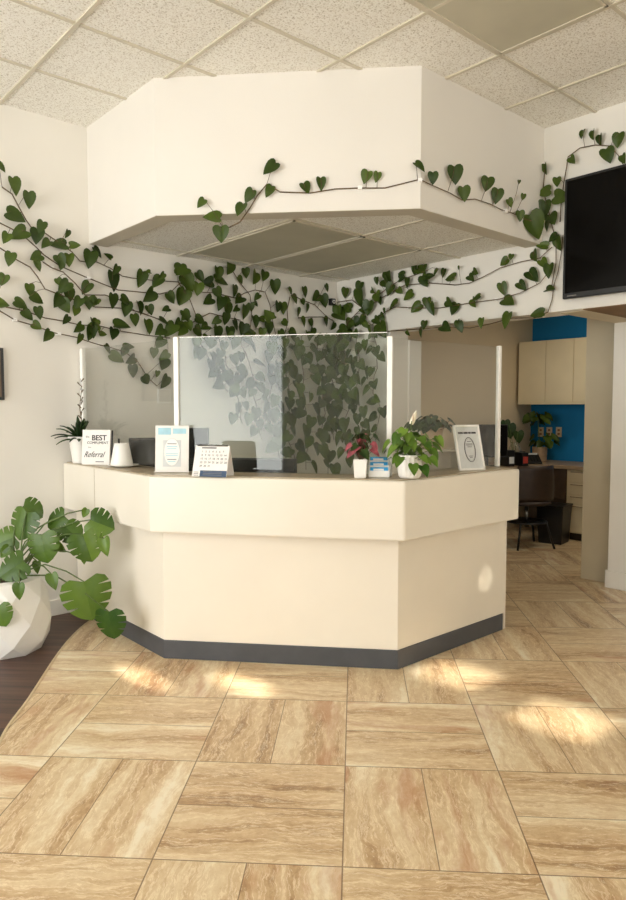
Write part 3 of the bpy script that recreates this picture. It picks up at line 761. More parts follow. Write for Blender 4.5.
# tapered white cup on a saucer, pen inside
p = Vector((1.935,3.975,CT))
t = thing('saucer', 'round white saucer under the tapered cup', 'saucer', p, sc=1.2)
mb().lathe([(.04,0),(.045,.004),(.078,.010),(.080,.013),(.076,.013),(.045,.008),(0,.007)], seg=32).build('dish', 'white', t)
t = thing('tapered_cup', 'white tapered cup upright on the saucer beside the referral sign', 'cup', p+Vector((-.005,.01,.0085)), sc=1.3)
mb().lathe([(.052,0),(.054,.004),(.034,.105),(.033,.108),(.029,.108),(.031,.10),(.045,.012),(0,.011)], seg=32).build('body', 'white', t)
t = thing('pen', 'black pen standing in the tapered cup', 'pen', p+Vector((-.005,.01,.02)))
mb().tube([(-.010,.016,.0),(-.006,.024,.155)], .0055, 8).build('barrel', 'black', t)

# sign holder with pale blue print
def ac_sign(p, rz): return thing('sign_holder', 'white leaflet with pale blue heading, standing in front of the left glass post', 'sign holder', p, rz, sc=1.05)
p = onZ(170, 470.5, CT); p.z = CT
p = Vector((1.982,3.462,CT))
t = ac_sign(p, R(-44))
W_, H_ = .185, .255; tl = R(5); m_ = Matrix.Rotation(-tl, 4, 'X')
def tb(x0, x1, z0, z1, y0, y1, name, mat, bev=0):
    b = mb(); b.box((x0,y0,z0),(x1,y1,z1)); b.v = [m_ @ v for v in b.v]; return b.build(name, mat, t, bevel=bev)
tb(-W_/2, W_/2, 0.004, H_, 0, .003, 'leaflet', 'paper')
tb(-W_/2-.003, W_/2+.003, 0, .004, -.01, .03, 'stand_foot', 'whitem')
tb(-W_/2+.015, -.006, H_-.05, H_-.012, -.001, -.0002, 'heading', 'paleblue')
tb(.004, W_/2-.015, H_-.045, H_-.016, -.001, -.0002, 'heading', 'paleblue')
def disc(cx, cz, rx, rz_, name, mat, y=-.001, th=.0008, ringw=0):
    b = mb(); n = 28; o1 = [(cx+rx*math.cos(2*PI*k/n), cz+rz_*math.sin(2*PI*k/n)) for k in range(n)]
    if ringw:
        pts = [(x, y, z) for x, z in o1]; pts.append(pts[0]); b.tube(pts, ringw, 5)
    else:
        b.add([(x, y, z) for x, z in o1]+[(x, y+th, z) for x, z in o1], [tuple(range(n)), tuple(range(2*n-1, n-1, -1))]+[(k, k+n, (k+1) % n+n, (k+1) % n) for k in range(n)])
    b.v = [m_ @ v for v in b.v]; return b.build(name, mat, t)
tb(-.05,.05,.03,.175,-.0009,-.0002,'side_print','palegrey')
disc(0, .11, .044, .075, 'panel', 'whitem', -.0018)
disc(0, .11, .044, .075, 'outline', 'palegrey', -.002, ringw=.0012)
for k, (zz, ww) in enumerate(((.155,.05),(.14,.06),(.128,.05),(.10,.07),(.09,.066),(.07,.05),(.058,.04))):
    tb(-ww/2, ww/2, zz-.002, zz+.002, -.0026, -.0019, 'print_line', 'paleblue' if k not in (0,5) else 'greyink')
# black card box standing behind it
t = thing('tablet_stand', 'black upright stand showing behind the white leaflet', 'stand', (2.20,3.52,.73), R(-44))
mb().box((-.06,-.02,.0),(.06,.02,.565)).build('body', 'black', t, bevel=.004)

# desk calendar
p = Vector((2.045,3.13,CT))
t = thing('desk_calendar', 'white tent desk calendar with a navy strip at the foot', 'calendar', p, R(-58), sc=1.22)
W_, H_, Dp = .165, .135, .045
b = mb(); b.add([(-W_/2,-Dp,0),(W_/2,-Dp,0),(W_/2,0,H_),(-W_/2,0,H_),(-W_/2,-Dp+.003,0),(W_/2,-Dp+.003,0),(W_/2,.002,H_),(-W_/2,.002,H_)], [(0,1,2,3),(7,6,5,4),(0,4,5,1),(1,5,6,2),(3,2,6,7),(0,3,7,4)])
b.build('front_card', 'paper', t)
b = mb(); b.add([(-W_/2,Dp,0),(W_/2,Dp,0),(W_/2,0,H_),(-W_/2,0,H_),(-W_/2,Dp-.003,0),(W_/2,Dp-.003,0),(W_/2,-.002,H_),(-W_/2,-.002,H_)], [(3,2,1,0),(4,5,6,7),(1,5,4,0),(2,6,5,1),(7,6,2,3),(4,7,3,0)])
b.build('back_card', 'paper', t)
tc = math.atan2(Dp, H_)
def cp(x, s, up=.0012):   # s along slope 0..1
    return Vector((x, -Dp*(1-s)-up, H_*s))
def cq(x0, x1, s0, s1, up=.0010): return [cp(x0,s0,up), cp(x1,s0,up), cp(x1,s1,up), cp(x0,s1,up)]
b = mb(); b.add(cq(-.045,W_/2,.0,.20), [(0,1,2,3)]); b.build('navy_strip', 'navy', t)
b = mb()
for k in range(3): b.add(cq(-W_/2+.008,-.052,.03+.05*k,.05+.05*k,.0014), [(0,1,2,3)])
for k in range(3): b.add(cq(-.03,.06,.05+.05*k,.066+.05*k,.0016), [(0,1,2,3)])
b.build('small_print', 'greyink', t)
b = mb(); b.add(cq(-.05,.02,.90,.945,.0014), [(0,1,2,3)]); b.build('month_heading', 'greyink', t)
for r_ in range(5):
    row = '  '.join(str(1+r_*7+k) if 1+r_*7+k > 9 else ' '+str(1+r_*7+k) for k in range(7) if 1+r_*7+k <= 31)
    text('dates', row, .0125, 'greyink', t, cp(-.052,.80-r_*.115,.0012), tc, align='LEFT')
b = mb(); b.tube([(-W_/2+.01,0,H_),(W_/2-.01,0,H_)], .004, 8); b.build('spiral', 'chrome', t)

# small square pot with pink plant
p = Vector((2.62,2.615,CT)); p = onZ(360.5, 477.5, CT); p = Vector((p.x+.004,p.y+.004,CT))
t = thing('potted_pink_plant', 'red and green foliage plant in a small square white pot', 'potted plant', p, R(-50))
b = mb(); w0, w1, hh = .030, .036, .098
b.add([(-w0,-w0,0),(w0,-w0,0),(w0,w0,0),(-w0,w0,0),(-w1,-w1,hh),(w1,-w1,hh),(w1,w1,hh),(-w1,w1,hh),(-w1+.005,-w1+.005,hh),(w1-.005,-w1+.005,hh),(w1-.005,w1-.005,hh),(-w1+.005,w1-.005,hh),(-w1+.006,-w1+.006,hh-.012),(w1-.006,-w1+.006,hh-.012),(w1-.006,w1-.006,hh-.012),(-w1+.006,w1-.006,hh-.012)],
 [(3,2,1,0)]+[(k,(k+1)%4,(k+1)%4+4,k+4) for k in range(4)]+[(k+4,(k+1)%4+4,(k+1)%4+8,k+8) for k in range(4)]+[(k+8,(k+1)%4+8,(k+1)%4+12,k+12) for k in range(4)]+[(12,13,14,15)])
b.build('pot', 'white', t, bevel=.0015)
rr = random.Random(11); b = mb(); sb = mb()
for k in range(26):
    a = rr.uniform(0, 2*PI); r_ = rr.uniform(.01,.07); z = rr.uniform(.12,.225)
    base = Vector((r_*math.cos(a), r_*math.sin(a), z)); out = Vector((math.cos(a), math.sin(a), -.6))
    heart_leaf(b, base, out, Vector((0,0,1))+Vector((0,-.5,0)), rr.uniform(.035,.055), None, .1, .3, mi=0 if rr.random() < .5 else 1)
    sb.tube([(0,0,.085),(r_*.4*math.cos(a), r_*.4*math.sin(a), z*.75), base], .0014, 5)
b.build('foliage', ['pinkleaf','leaf_dark'], t); sb.build('stem', 'stem', t)

# business card holder
p = onZ(379, 477, CT); p = Vector((p.x+.012,p.y+.012,CT))
t = thing('card_holder', 'white tiered holder with three rows of bright blue cards', 'card holder', p, R(-45))
b = mb(); b.box((-.052,-.03,0),(.052,.045,.012)); b.box((-.052,-.033,0),(.052,-.028,.035)); b.box((-.052,.0,0),(.052,.004,.06)); b.box((-.052,.03,0),(.052,.034,.085)); b.box((-.055,-.033,0),(-.052,.045,.06)); b.box((.052,-.033,0),(.055,.045,.06))
b.build('rack', 'whitem', t)
for k, (y_, z_) in enumerate(((-.022,.045),(.012,.07),(.038,.095))):
    c_ = thing('business_card', ['lowest', 'middle', 'topmost'][k]+' row of blue cards in the white tiered holder', 'cards', p+Matrix.Rotation(R(-45),3,'Z') @ Vector((0,y_,.0125)), R(-45))
    mb().box((-.047,-.003,0),(.047,.003,z_-.005)).build('card', 'cyan', c_)
    mb().box((-.03,-.0036,z_-.022),(.025,-.003,z_-.012)).build('print', 'paper', c_)
    mb().box((-.047,-.0036,0),(.047,-.003,.008)).build('band', 'paper', c_)

# peace lily in fluted pot
p = onZ(409, 479, CT); p = Vector((p.x+.045,p.y+.035,CT))
t = thing('potted_peace_lily', 'bright green peace lily with a white flower in a fluted white pot on the desk', 'potted plant', p, sc=.92)
mb().lathe([(.050,0),(.062,.012),(.067,.045),(.067,.085),(.064,.128),(.062,.134),(.058,.132),(.058,.11),(0,.108)], seg=72, flute=.035, nfl=18).build('pot', 'white', t)
mb().lathe([(.057,.110),(.03,.114),(0,.115)], seg=16).build('soil', 'soil', t)
rr = random.Random(21); b = mb(); sb = mb()
LILY = [(0,.0,0)]
for k in range(46):
    a = rr.uniform(0, 2*PI); r_ = rr.uniform(.03,.165); z = rr.uniform(.15,.31)-r_*.45
    base = Vector((r_*math.cos(a), r_*math.sin(a), z)); out = Vector((math.cos(a), math.sin(a), rr.uniform(-1.3,-.3)))
    heart_leaf(b, base, out, Vector((-.35,-.35,1)), rr.uniform(.055,.085), rr.uniform(.045,.065), .1, .25)
    sb.tube([(0,0,.108),(r_*.45*math.cos(a), r_*.45*math.sin(a), z*.85), base], .0018, 5)
sb.tube([(0,0,.108),(.0,.0,.24),(.01,-.005,.325)], .0022, 6)
b.build('foliage', 'leaf_lily', t); sb.build('stem', 'gstem', t)
b = mb(); heart_leaf(b, (.008,-.004,.315), (.30,-.26,1), (-.8,-.7,.3), .075, .030, -.25, -.1); b.build('flower', 'spathe', t)
b = mb(); b.lathe([(.004,0),(.005,.02),(.003,.04),(0,.043)], (.012,-.012,.325), 8); b.build('spadix', 'outlet', t)
# round paper tag beside the flower, white as in the photograph
b = mb(); b.lathe([(0,0),(.010,.001),(.014,.006),(.012,.012),(0,.014)], (.062,-.012,.20), 12); b.build('flower', 'spathe', t)

# framed notice
p = onZ(474, 468.5, CT); p = Vector((3.385,2.395,CT))
t = thing('framed_notice', 'white framed notice with a black heading and an oval emblem', 'sign', p, R(-20), sc=1.2)
W_, H_ = .150, .232; tl = R(16); m_ = Matrix.Rotation(-tl, 4, 'X')
def tf(x0, x1, z0, z1, y0, y1, name, mat, bev=0):
    b = mb(); b.box((x0,y0,z0),(x1,y1,z1)); b.v = [m_ @ v for v in b.v]; return b.build(name, mat, t, bevel=bev)
b = mb(); fw = .010
for bx in (((-W_/2,0,0),(-W_/2+fw,.014,H_)), ((W_/2-fw,0,0),(W_/2,.014,H_)), ((-W_/2,0,0),(W_/2,.014,fw)), ((-W_/2,0,H_-fw),(W_/2,.014,H_))): b.box(*bx)
b.v = [m_ @ v for v in b.v]; b.build('frame', 'whitem', t, bevel=.0015)
tf(-W_/2+fw, W_/2-fw, fw, H_-fw, .006, .012, 'paper', 'palegrey')
for x0_, x1_ in ((-.052,-.024),(-.020,.004),(.008,.022),(.026,.052)): tf(x0_, x1_, H_-.046, H_-.037, .0045, .006, 'heading', 'ink')
disc(.004, .105, .031, .062, 'oval', 'ink', .0052, ringw=.0016)
disc(.004, .105, .027, .056, 'oval_inner', 'greyink', .0052, ringw=.0006)
for ww, zz in ((.022,.146),(.036,.134),(.036,.128),(.026,.119),(.024,.072),(.016,.064)): tf(.004-ww/2, .004+ww/2, zz-.0016, zz+.0016, .0045, .0055, 'print_line', 'greyink')
b = mb(); b.box((-.01,.01,.0),(.01,.07,.006)); b.build('strut', 'whitem', t)

# ================================================================== BEHIND THE DESK
def monitor(loc, rz, w_, h_, label, zc=.30):
    t = thing('computer_monitor', label, 'monitor', loc, rz)
    mb().box((-w_/2,-.015,zc-h_/2),(w_/2,.015,zc+h_/2)).build('shell', 'monitor', t, bevel=.005)
    mb().box((-w_/2+.01,-.0165,zc-h_/2+.015),(w_/2-.01,-.0152,zc+h_/2-.01)).build('screen', 'screen', t)
    b = mb(); b.box((-.025,.0,.01),(.025,.02,zc)); b.build('neck', 'monitor', t, bevel=.003)
    mb().box((-.11,-.07,0),(.11,.08,.012)).build('foot', 'monitor', t, bevel=.003)
    return t
monitor((2.475,3.24,.73), R(-52), .40, .27, 'wide black monitor low behind the middle of the front glass', .25)
monitor((2.19,4.03,.73), R(-18), .34, .30, 'grey monitor behind the left glass screen', .34)
monitor((6.02,4.10,.80), R(-38), .44, .34, 'black monitor behind the framed notice and the right glass', .27)

# plant in clay pot on shelf riser behind the right screen
t = thing('riser_shelf', 'frosted plastic stepped shelf behind the peace lily', 'shelf', (3.36,2.66,.73), R(-38))
b = mb()
for sx in (-.13, .13):
    b.add([(sx-.004,-.10,0),(sx+.004,-.10,0),(sx+.004,.10,0),(sx-.004,.10,0),(sx-.004,-.02,.42),(sx+.004,-.02,.42),(sx+.004,.10,.42),(sx-.004,.10,.42)], [(3,2,1,0),(4,5,6,7),(0,1,5,4),(1,2,6,5),(2,3,7,6),(3,0,4,7)])
b.build('side', 'acrylic_white', t)
mb().box((-.14,-.02,.415),(.14,.10,.425)).build('shelf', 'acrylic_white', t); mb().box((-.14,-.06,.20),(.14,.10,.208)).build('shelf', 'acrylic_white', t)
mb().box((-.13,.09,0),(.13,.10,.42)).build('back', 'acrylic_white', t)
pz = .73+.426
t = thing('potted_plant', 'dark leafy plant in a tan clay pot behind the right glass', 'potted plant', (3.375,2.70,pz))
mb().lathe([(.052,0),(.07,.115),(.074,.118),(.074,.135),(.066,.135),(.064,.11),(0,.108)], seg=28).build('pot', 'tanpot', t)
b = mb(); sb = mb(); rr = random.Random(31)
for k in range(70):
    a = rr.uniform(0, 2*PI); r_ = .135*math.sqrt(rr.random()); z = .14+rr.uniform(0,.085)*(1-(r_/.16)**2)
    base = Vector((r_*math.cos(a), r_*math.sin(a), z)); heart_leaf(b, base, (math.cos(a),math.sin(a),-.5), (rr.uniform(-.4,.4),rr.uniform(-.6,.2),1), rr.uniform(.045,.065), None, .1, .2)
    if k % 3 == 0: sb.tube([(0,0,.10), base], .0018, 5)
b.build('foliage', 'leaf_dark', t); sb.build('stem', 'stem', t)
# document trays
t = thing('document_tray', 'black stacked document trays behind the framed notice', 'tray', (3.62,2.80,.73), R(-35))
b = mb()
for k in range(4): b.box((-.11,-.08,.04+.075*k),(.11,.12,.046+.075*k))
for sx in (-.112,.108): b.box((sx,.0,0),(sx+.006,.12,.30))
b.build('rack', 'black', t)
for k in range(3): mb().box((-.10,-.07,.047+.075*k),(.10,.11,.062+.075*k)).build('paper_stack', 'paper', t)

# ================================================================== OFFICE BEYOND
WZ = .80
t = thing('corner_worktop', 'taupe corner worktop running under the blue wall', 'worktop', (7.0,4.0,0))
mb().prism([(5.0,4.415),(5.0,3.85),(6.80,3.85),(6.80,1.6),(7.395,1.6),(7.395,4.415)], WZ-.04, WZ).build('top', 'deskbrown', t, world=True, bevel=.004)
mb().prism([(6.90,3.67),(7.05,3.90),(7.05,4.40),(7.03,4.40),(7.03,3.91),(6.88,3.68)], .42, WZ-.04).build('modesty_panel', 'deskpanel', t, world=True)
mb().box((5.02,3.95,0),(5.05,4.41,WZ-.04)).build('support_panel', 'deskpanel', t, world=True)
mb().box((7.372,3.66,0),(7.388,4.41,WZ-.042)).build('back_panel', 'deskpanel', t, world=True)
t = thing('drawer_unit', 'cream drawer cabinet under the worktop below the blue wall', 'cabinet', (7.1,3.2,0))
mb().box((6.86,2.75,.08),(7.39,3.655,WZ-.042)).build('body', 'cabinet', t, world=True, bevel=.003)
mb().box((6.90,2.78,0),(7.39,3.63,.08)).build('plinth', 'dark', t, world=True)
for (za, zb) in ((.63,.745),(.50,.61),(.40,.48),(.10,.38)):
    d_ = mb().box((6.842,2.76,za),(6.858,3.645,zb)).build('drawer', 'cabinet', t, world=True, bevel=.002)
    h_ = mb().box((6.832,2.9,zb-.016),(6.8415,3.60,zb-.008)).build('handle', 'deskbrown', t, world=True); h_.parent = d_
# wall cabinet
t = thing('wall_cabinet', 'cream wall cabinet with three plain doors on the blue wall', 'cabinet', (7.2,4.0,1.45))
mb().box((7.065,3.55,1.45),(7.39,4.385,2.165)).build('body', 'cabinet', t, world=True, bevel=.002)
for ya, yb in ((4.045,4.38),(3.715,4.038),(3.555,3.708)): mb().box((7.05,ya,1.475),(7.064,yb,2.16)).build('door', 'cabinet', t, world=True, bevel=.002)
mb().box((7.047,3.555,1.45),(7.064,4.38,1.47)).build('bottom_rail', 'cabinet', t, world=True)
for z_ in (1.95, 1.60): mb().box((7.07,3.535,z_),(7.10,3.549,z_+.09)).build('hinge', 'black', t, world=True)
# wall plates on blue wall
for (px, lab) in ((541, 'ivory outlet plate on the blue wall, leftmost and half behind the plant'), (549.5, 'ivory outlet plate on the blue wall, middle of three'), (559, 'ivory outlet plate on the blue wall, rightmost of three')):
    p = onX(px, 432, 7.4)
    t = thing('outlet', lab, 'outlet', p)
    mb().box((7.392,p.y-.036,p.z-.058),(7.40,p.y+.036,p.z+.058)).build('plate', 'outlet', t, world=True, bevel=.003)
    for dz in (-.022,.022): mb().box((7.390,p.y-.014,p.z+dz-.012),(7.3925,p.y+.014,p.z+dz+.012)).build('socket', 'outletdark', t, world=True)
# potted plant on worktop
p = onZ(540, 459, WZ); p = Vector((7.10,4.12,WZ))
t = thing('potted_plant', 'leafy round plant in a tan pot against the blue wall', 'potted plant', p)
mb().lathe([(.070,0),(.078,.01),(.082,.16),(.083,.165),(.076,.165),(.074,.14),(0,.135)], seg=28).build('pot', 'tanpot', t)
b = mb(); sb = mb(); rr = random.Random(4)
for (cx, cy, cz, rad, n_) in ((-.02,.02,.50,.11,26),(.03,-.03,.25,.13,18)):
    for k in range(n_):
        a = rr.uniform(0, 2*PI); r_ = rad*math.sqrt(rr.random()); z = cz+rr.uniform(-.05,.05)
        base = Vector((cx+r_*math.cos(a), cy+r_*math.sin(a), z)); heart_leaf(b, base, (math.cos(a),math.sin(a),-.6), (-.5,-.5,.8), rr.uniform(.07,.10), None, .1, .2)
    sb.tube([(0,0,.13),(cx,cy,cz)], .004, 6)
b.build('foliage', 'leaf', t); sb.build('stem', 'gstem', t)
# monstera-like cutting in a vase
p = Vector((6.55,4.10,WZ))
t = thing('vase_of_leaves', 'clear vase of large dark leaves on the worktop by the tan wall', 'vase', p)
mb().lathe([(.05,0),(.085,.05),(.09,.12),(.05,.20),(.04,.24),(.036,.24),(.045,.20),(.08,.12),(0,.01)], seg=24).build('vase', 'glass', t)
b = mb(); sb = mb()
for q_ in ((509,431,.12),(518,438,.10),(505,427,.09)):
    c_ = onP(q_[0], q_[1], p, FW); c_ = c_-p
    heart_leaf(b, c_+Vector((0,0,.07)), (.1,-.1,-1), (-.7,-.7,.3), q_[2]*1.3, q_[2]*1.2, .08, .15); sb.tube([(0,0,.02),(c_.x*.3,c_.y*.3,.2),c_+Vector((0,0,.07))], .003, 6)
b.build('foliage', 'leaf_dark', t); sb.build('stem', 'gstem', t)
# desk telephone
p = onZ(520, 461, WZ); p = Vector((6.75,4.02,WZ))
t = thing('desk_telephone', 'black desk telephone on the corner worktop', 'telephone', p, R(-45))
b = mb(); b.add([(-.10,-.09,0),(.10,-.09,0),(.10,.10,0),(-.10,.10,0),(-.10,-.09,.02),(.10,-.09,.02),(.10,.10,.11),(-.10,.10,.11)], [(3,2,1,0),(4,5,6,7),(0,1,5,4),(1,2,6,5),(2,3,7,6),(3,0,4,7)])
b.build('base', 'black', t, bevel=.006)
b = mb(); b.box((-.095,-.09,.045),(-.045,.11,.075)); b.box((-.098,-.10,.03),(-.042,-.05,.07)); b.box((-.098,.07,.08),(-.042,.12,.13)); b.build('handset', 'black', t, bevel=.008)
mb().box((-.02,.045,.094),(.08,.085,.112)).build('display', 'palegrey', t)
b = mb()
for i in range(4):
    for j in range(3): b.box((-.015+.03*j,-.06+.024*i,.034+.0114*i),(.003+.03*j,-.046+.024*i,.044+.0114*i))
b.build('keypad', 'monitor', t)
for k, (x_, y_) in enumerate(((6.45,3.98),(6.30,4.05))):
    t = thing('box_file', ['red and black box file on the corner worktop beside the telephone', 'black box file next to the red one on the corner worktop'][k], 'box file', (x_,y_,WZ), R(-20))
    mb().box((-.04,-.10,0),(.04,.10,[.14,.17][k])).build('body', ['black','black'][k], t, bevel=.003)
    mb().box((-.03,-.103,.03),(.03,-.1005,.10)).build('spine_label', ['red','palegrey'][k], t)
# chair
t = thing('office_chair', 'dark brown moulded office chair pulled up to the corner worktop', 'chair', (6.22,3.74,0), R(150))
b = mb()
# curved shell back
vs = []; fs = []; nu, nv = 9, 8
for layer in (0, 1):
    for j in range(nv+1):
        v_ = j/nv
        for i in range(nu):
            u_ = i/(nu-1)*2-1; w_ = .23*(1-.18*v_**2)
            y_ = .19+.05*v_-.09*u_*u_+layer*.018
            vs.append((u_*w_, y_, .48+v_*.36))
o2 = nu*(nv+1)
for j in range(nv):
    for i in range(nu-1):
        a_ = j*nu+i; fs.append((a_, a_+1, a_+nu+1, a_+nu)); fs.append((o2+a_+nu, o2+a_+nu+1, o2+a_+1, o2+a_))
for i in range(nu-1):
    fs.append((i, o2+i, o2+i+1, i+1)); k_ = nv*nu+i; fs.append((k_, k_+1, o2+k_+1, o2+k_))
for j in range(nv):
    a_ = j*nu; fs.append((a_, a_+nu, o2+a_+nu, o2+a_)); a_ += nu-1; fs.append((a_, o2+a_, o2+a_+nu, a_+nu))
b.add(vs, fs, True); b.build('backrest', 'chair', t)
b = mb(); b.lathe([(.02,.43),(.20,.435),(.235,.455),(.22,.48),(.10,.475),(0,.47)], seg=28); b.build('seat', 'chair', t)
b = mb(); b.tube([(0,0,.20),(0,0,.435)], .022, 10); b.build('column', 'chrome', t)
b = mb(); b.lathe([(.02,.245),(.20,.25),(.205,.26),(.20,.268),(.02,.262)], seg=28); b.build('foot_ring', 'black', t)
for sx, sy in ((1,1),(1,-1),(-1,1),(-1,-1)):
    b = mb(); b.tube([(0,0,.25),(sx*.14,sy*.14,.25),(sx*.20,sy*.20,0.0)], .012, 8); b.build('leg', 'black', t)
# bin
t = thing('waste_bin', 'tall black waste bin under the corner worktop', 'bin', (6.62,3.66,0), R(10))
b = mb(); b.add([(-.12,-.12,0),(.12,-.12,0),(.12,.12,0),(-.12,.12,0),(-.15,-.14,.40),(.15,-.14,.40),(.15,.14,.40),(-.15,.14,.40)], [(3,2,1,0),(4,5,6,7),(0,1,5,4),(1,2,6,5),(2,3,7,6),(3,0,4,7)])
b.build('body', 'black', t, bevel=.01)
mb().box((-.155,-.145,.385),(.155,.145,.405)).build('rim', 'black', t, bevel=.004)

# ================================================================== MONSTERA
pp = Vector((1.27, 4.14, 0))
t = thing('potted_monstera', 'large monstera in a faceted white planter on the dark wood floor', 'potted plant', pp)
b = mb(); seg = 8; rings = [(.185,0,0),(.232,.07,.5),(.248,.19,0),(.228,.32,.5),(.192,.42,0)]
vs = []
for r_, z_, sh in rings:
    for k in range(seg): a = 2*PI*(k+sh)/seg+.2; vs.append((r_*math.cos(a), r_*math.sin(a), z_))
fs = [tuple(range(seg))[::-1]]
for i in range(len(rings)-1):
    for k in range(seg):
        a0 = i*seg+k; a1 = i*seg+(k+1) % seg; b0 = (i+1)*seg+k; b1 = (i+1)*seg+(k+1) % seg
        if rings[i][2] == 0: fs += [(a0, a1, b0), (a1, b1, b0)]
        else: fs += [(a0, b1, b0), (a0, a1, b1)]
n0 = len(vs)
for k in range(seg): a = 2*PI*k/seg+.2; vs.append((.155*math.cos(a), .155*math.sin(a), .43))
for k in range(seg): a = 2*PI*k/seg+.2; vs.append((.150*math.cos(a), .150*math.sin(a), .39))
tp = 4*seg
for k in range(seg):
    k2 = (k+1) % seg; fs.append((tp+k, tp+k2, n0+k2, n0+k)); fs.append((n0+k, n0+k2, n0+seg+k2, n0+seg+k))
b.add(vs, fs, False); b.build('planter', 'matte_pot', t)
b = mb(); b.lathe([(.148,.392),(.08,.405),(0,.41)], seg=16); b.build('soil', 'soil', t)
MOUT = [(0,.14),(.13,-.04),(.31,-.12),(.50,-.04),(.60,.18),(.57,.44),(.44,.68),(.23,.87),(0,.98)]
def monstera_leaf(b, base, down, nrm, L_, cuts=3, fold=.12, curl=.18):
    """split heart leaf: lobes separated by narrow cuts running in from the rim"""
    down = Vector(down).normalized(); nrm = Vector(nrm); nrm = (nrm-down*nrm.dot(down)).normalized(); side = down.cross(nrm)
    def P(x, y): return Vector(base)+side*(x*L_)+down*(y*L_)+nrm*((abs(x)*fold*1.6-curl*(y*y)-.5*x*x)*L_)
    def rim(tt):
        k = tt*(len(MOUT)-1); i = min(int(k), len(MOUT)-2); f = k-i; f = f*f*(3-2*f)*.35+f*.65
        return (MOUT[i][0]*(1-f)+MOUT[i+1][0]*f, MOUT[i][1]*(1-f)+MOUT[i+1][1]*f)
    steps = 66
    for sg in (1, -1):
        vs = []; fs = []
        for j in range(steps+1):
            tt = j/steps; x, y = rim(tt); x *= 1.0
            ribp = (0, max(0, (y if y > 0 else 0)*.9+.02*tt))
            cut = False
            for c_ in range(cuts):
                tc_ = .47+.12*c_
                if abs(tt-tc_) < .008: cut = True
            ext = .5 if cut else 1
            for k in (0, .35, .7, 1):
                kk = k*ext
                vs.append(P(sg*x*kk, ribp[1]*(1-kk)+y*kk))
        for j in range(steps):
            for k in range(3):
                a_ = j*4+k; q_ = (a_, a_+1, a_+5, a_+4)
                fs.append(q_ if sg < 0 else q_[::-1])
        b.add(vs, fs, True)
MON = [ # px, py, half size px, tip angle in the picture (0 = straight down, + = right), distance nearer(-)/farther(+)
 (22,525,15,-20,.05),(43,548,15,10,-.05),(32,511,11,60,.12),(56,521,11,-60,.10),(72,533,11,50,.02),(87,547,15,20,-.02),(101,524,13,70,.02),
 (105,546,9,10,.0),(85,513,5,-30,.03),(88,600,21,12,-.10),(110,625,15,5,-.12),(12,568,14,-60,-.12),(19,591,8,0,-.22),(1,616,11,20,-.24),(53,581,8,20,-.10),
 (4,541,12,-70,.06),(37,567,6,0,.1),(5,552,7,-40,.05),(60,548,6,60,.05),(84,560,4,0,.0)]
fb = mb(); sb = mb(); rr = random.Random(9)
crown = pp+Vector((.02,.0,.40))
VR = Vector((RT.x, RT.y, 0)); VB = Vector((-FW.x,-FW.y,0)).normalized()
for (px, py, hs, ang, dd) in MON:
    c_ = onP(px, py, pp+Vector((0,0,.5))-VB*dd, VB); m_pp = ppm(c_)
    L_ = 2*hs/m_pp; a = R(ang)
    down = (Vector((0,0,-1))*math.cos(a)+VR*math.sin(a)+VB*rr.uniform(.0,.35)).normalized()
    nr = (VB+Vector((0,0,rr.uniform(.25,.8)))+VR*rr.uniform(-.35,.35)).normalized()
    base = c_-down*L_*.45
    if hs > 9: monstera_leaf(fb, base, down, nr, L_, 3 if hs > 12 else 2)
    else: heart_leaf(fb, base, down, nr, L_, L_*.8, .15, .2)
    s0 = crown+Vector((rr.uniform(-.05,.05), rr.uniform(-.05,.05), 0))
    md = s0.lerp(base, .5)+Vector((0,0,.06+.10*(base-s0).length)); 
    q1 = [s0, s0.lerp(md,.5)+Vector((0,0,.02)), md, md.lerp(base,.55)+Vector((0,0,.015)), base]
    sb.tube([tuple(v) for v in q1], .0052, 7, .0034)
fb.build('foliage', 'leaf_mon', t, world=True); sb.build('stem', 'gstem', t, world=True)
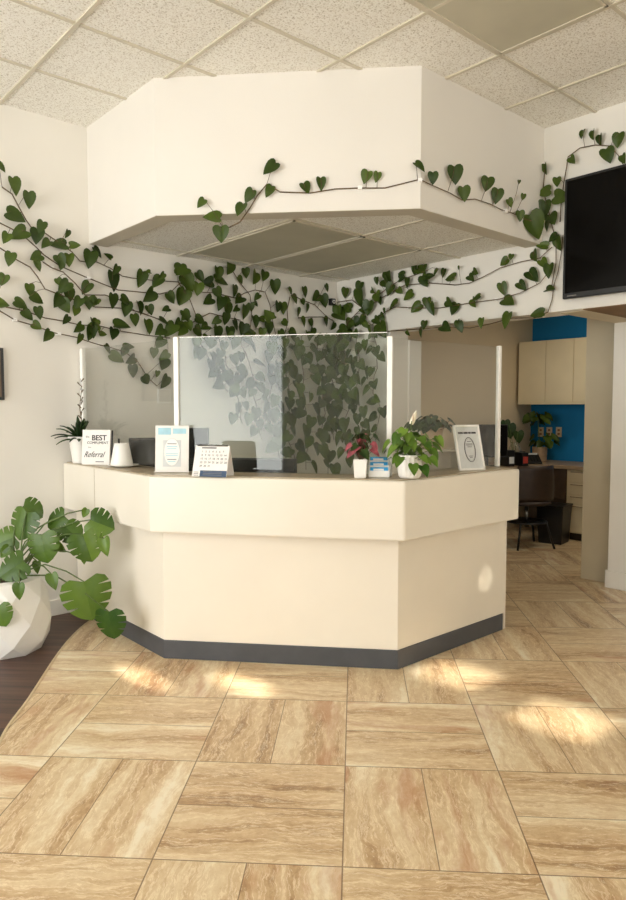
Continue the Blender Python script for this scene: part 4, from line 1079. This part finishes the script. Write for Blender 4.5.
# small white floor outlet cable end near the corner
# ================================================================== LIGHT
t = thing('ceiling_light', 'added flat ceiling panel, out of view, brightening the back office', 'ceiling light', (6.3, 2.6, 2.60))
mb().box((6.0,2.0,2.575),(6.6,3.2,2.598)).build('frame', 'tbar', t, world=True)
al = bpy.data.lights.new('office_fill', 'AREA'); al.shape = 'RECTANGLE'; al.size = .56; al.size_y = 1.16; al.energy = 14; al.color = (1,.89,.71)  # added lamp, out of view, lifts the light in the office
ao = bpy.data.objects.new('office_fill', al); COL.objects.link(ao); ao.location = (6.3,2.6,2.57)
wd = bpy.data.worlds.new('world'); C.world = wd; wd.use_nodes = True
bg = wd.node_tree.nodes['Background']
sky = wd.node_tree.nodes.new('ShaderNodeTexCoord'); sep = wd.node_tree.nodes.new('ShaderNodeSeparateXYZ')
wd.node_tree.links.new(sky.outputs['Generated'], sep.inputs[0])
rp = wd.node_tree.nodes.new('ShaderNodeValToRGB')
mp = wd.node_tree.nodes.new('ShaderNodeMapRange'); mp.inputs[1].default_value = -1; mp.inputs[2].default_value = 1
wd.node_tree.links.new(sep.outputs[2], mp.inputs[0]); wd.node_tree.links.new(mp.outputs[0], rp.inputs[0])
els = rp.color_ramp.elements
els[0].position = 0; els[0].color = (1.20,1.19,1.15,1); els[1].position = 1; els[1].color = (.88,.93,.95,1)
e1 = els.new(.49); e1.color = (1.28,1.28,1.24,1); e2 = els.new(.52); e2.color = (.99,.99,.99,1)
wd.node_tree.links.new(rp.outputs[0], bg.inputs[0]); bg.inputs[1].default_value = 6.0
sl = bpy.data.lights.new('sun', 'SUN'); sl.energy = 55; sl.color = (1,.92,.78); sl.angle = R(1.1)
so_ = bpy.data.objects.new('sun', sl); COL.objects.link(so_)
so_.rotation_euler = SUN.to_track_quat('-Z', 'Y').to_euler()
# sky portals in the two shop windows and the added sun slot
for nm, loc, rot, sx, sy in (('portal', (XW-.02,2.675,1.5), (0, -PI/2, 0), 3.0, 3.55), ('portal', (-.65,YW-.02,1.675), (PI/2,0,0), 1.9, 2.65), ('portal', (3.35,YW-.02,2.525), (PI/2,0,0), 2.3, .95)):
    al = bpy.data.lights.new(nm, 'AREA'); al.shape = 'RECTANGLE'; al.size = sx; al.size_y = sy; al.cycles.is_portal = True
    ao = bpy.data.objects.new(nm, al); COL.objects.link(ao); ao.location = loc; ao.rotation_euler = rot

# ================================================================== CAMERA
cd = bpy.data.cameras.new('camera'); cam = bpy.data.objects.new('camera', cd); COL.objects.link(cam)
cd.sensor_fit = 'VERTICAL'; cd.sensor_height = 24; cd.lens = F_PX/900*24; cd.clip_start = .02
cam.location = O; cam.rotation_euler = FW.to_track_quat('-Z', 'Y').to_euler()
C.camera = cam
C.view_settings.view_transform = 'Standard'; C.view_settings.look = 'None'; C.view_settings.gamma = 1; C.view_settings.exposure = -.06
C.view_settings.use_curve_mapping = False
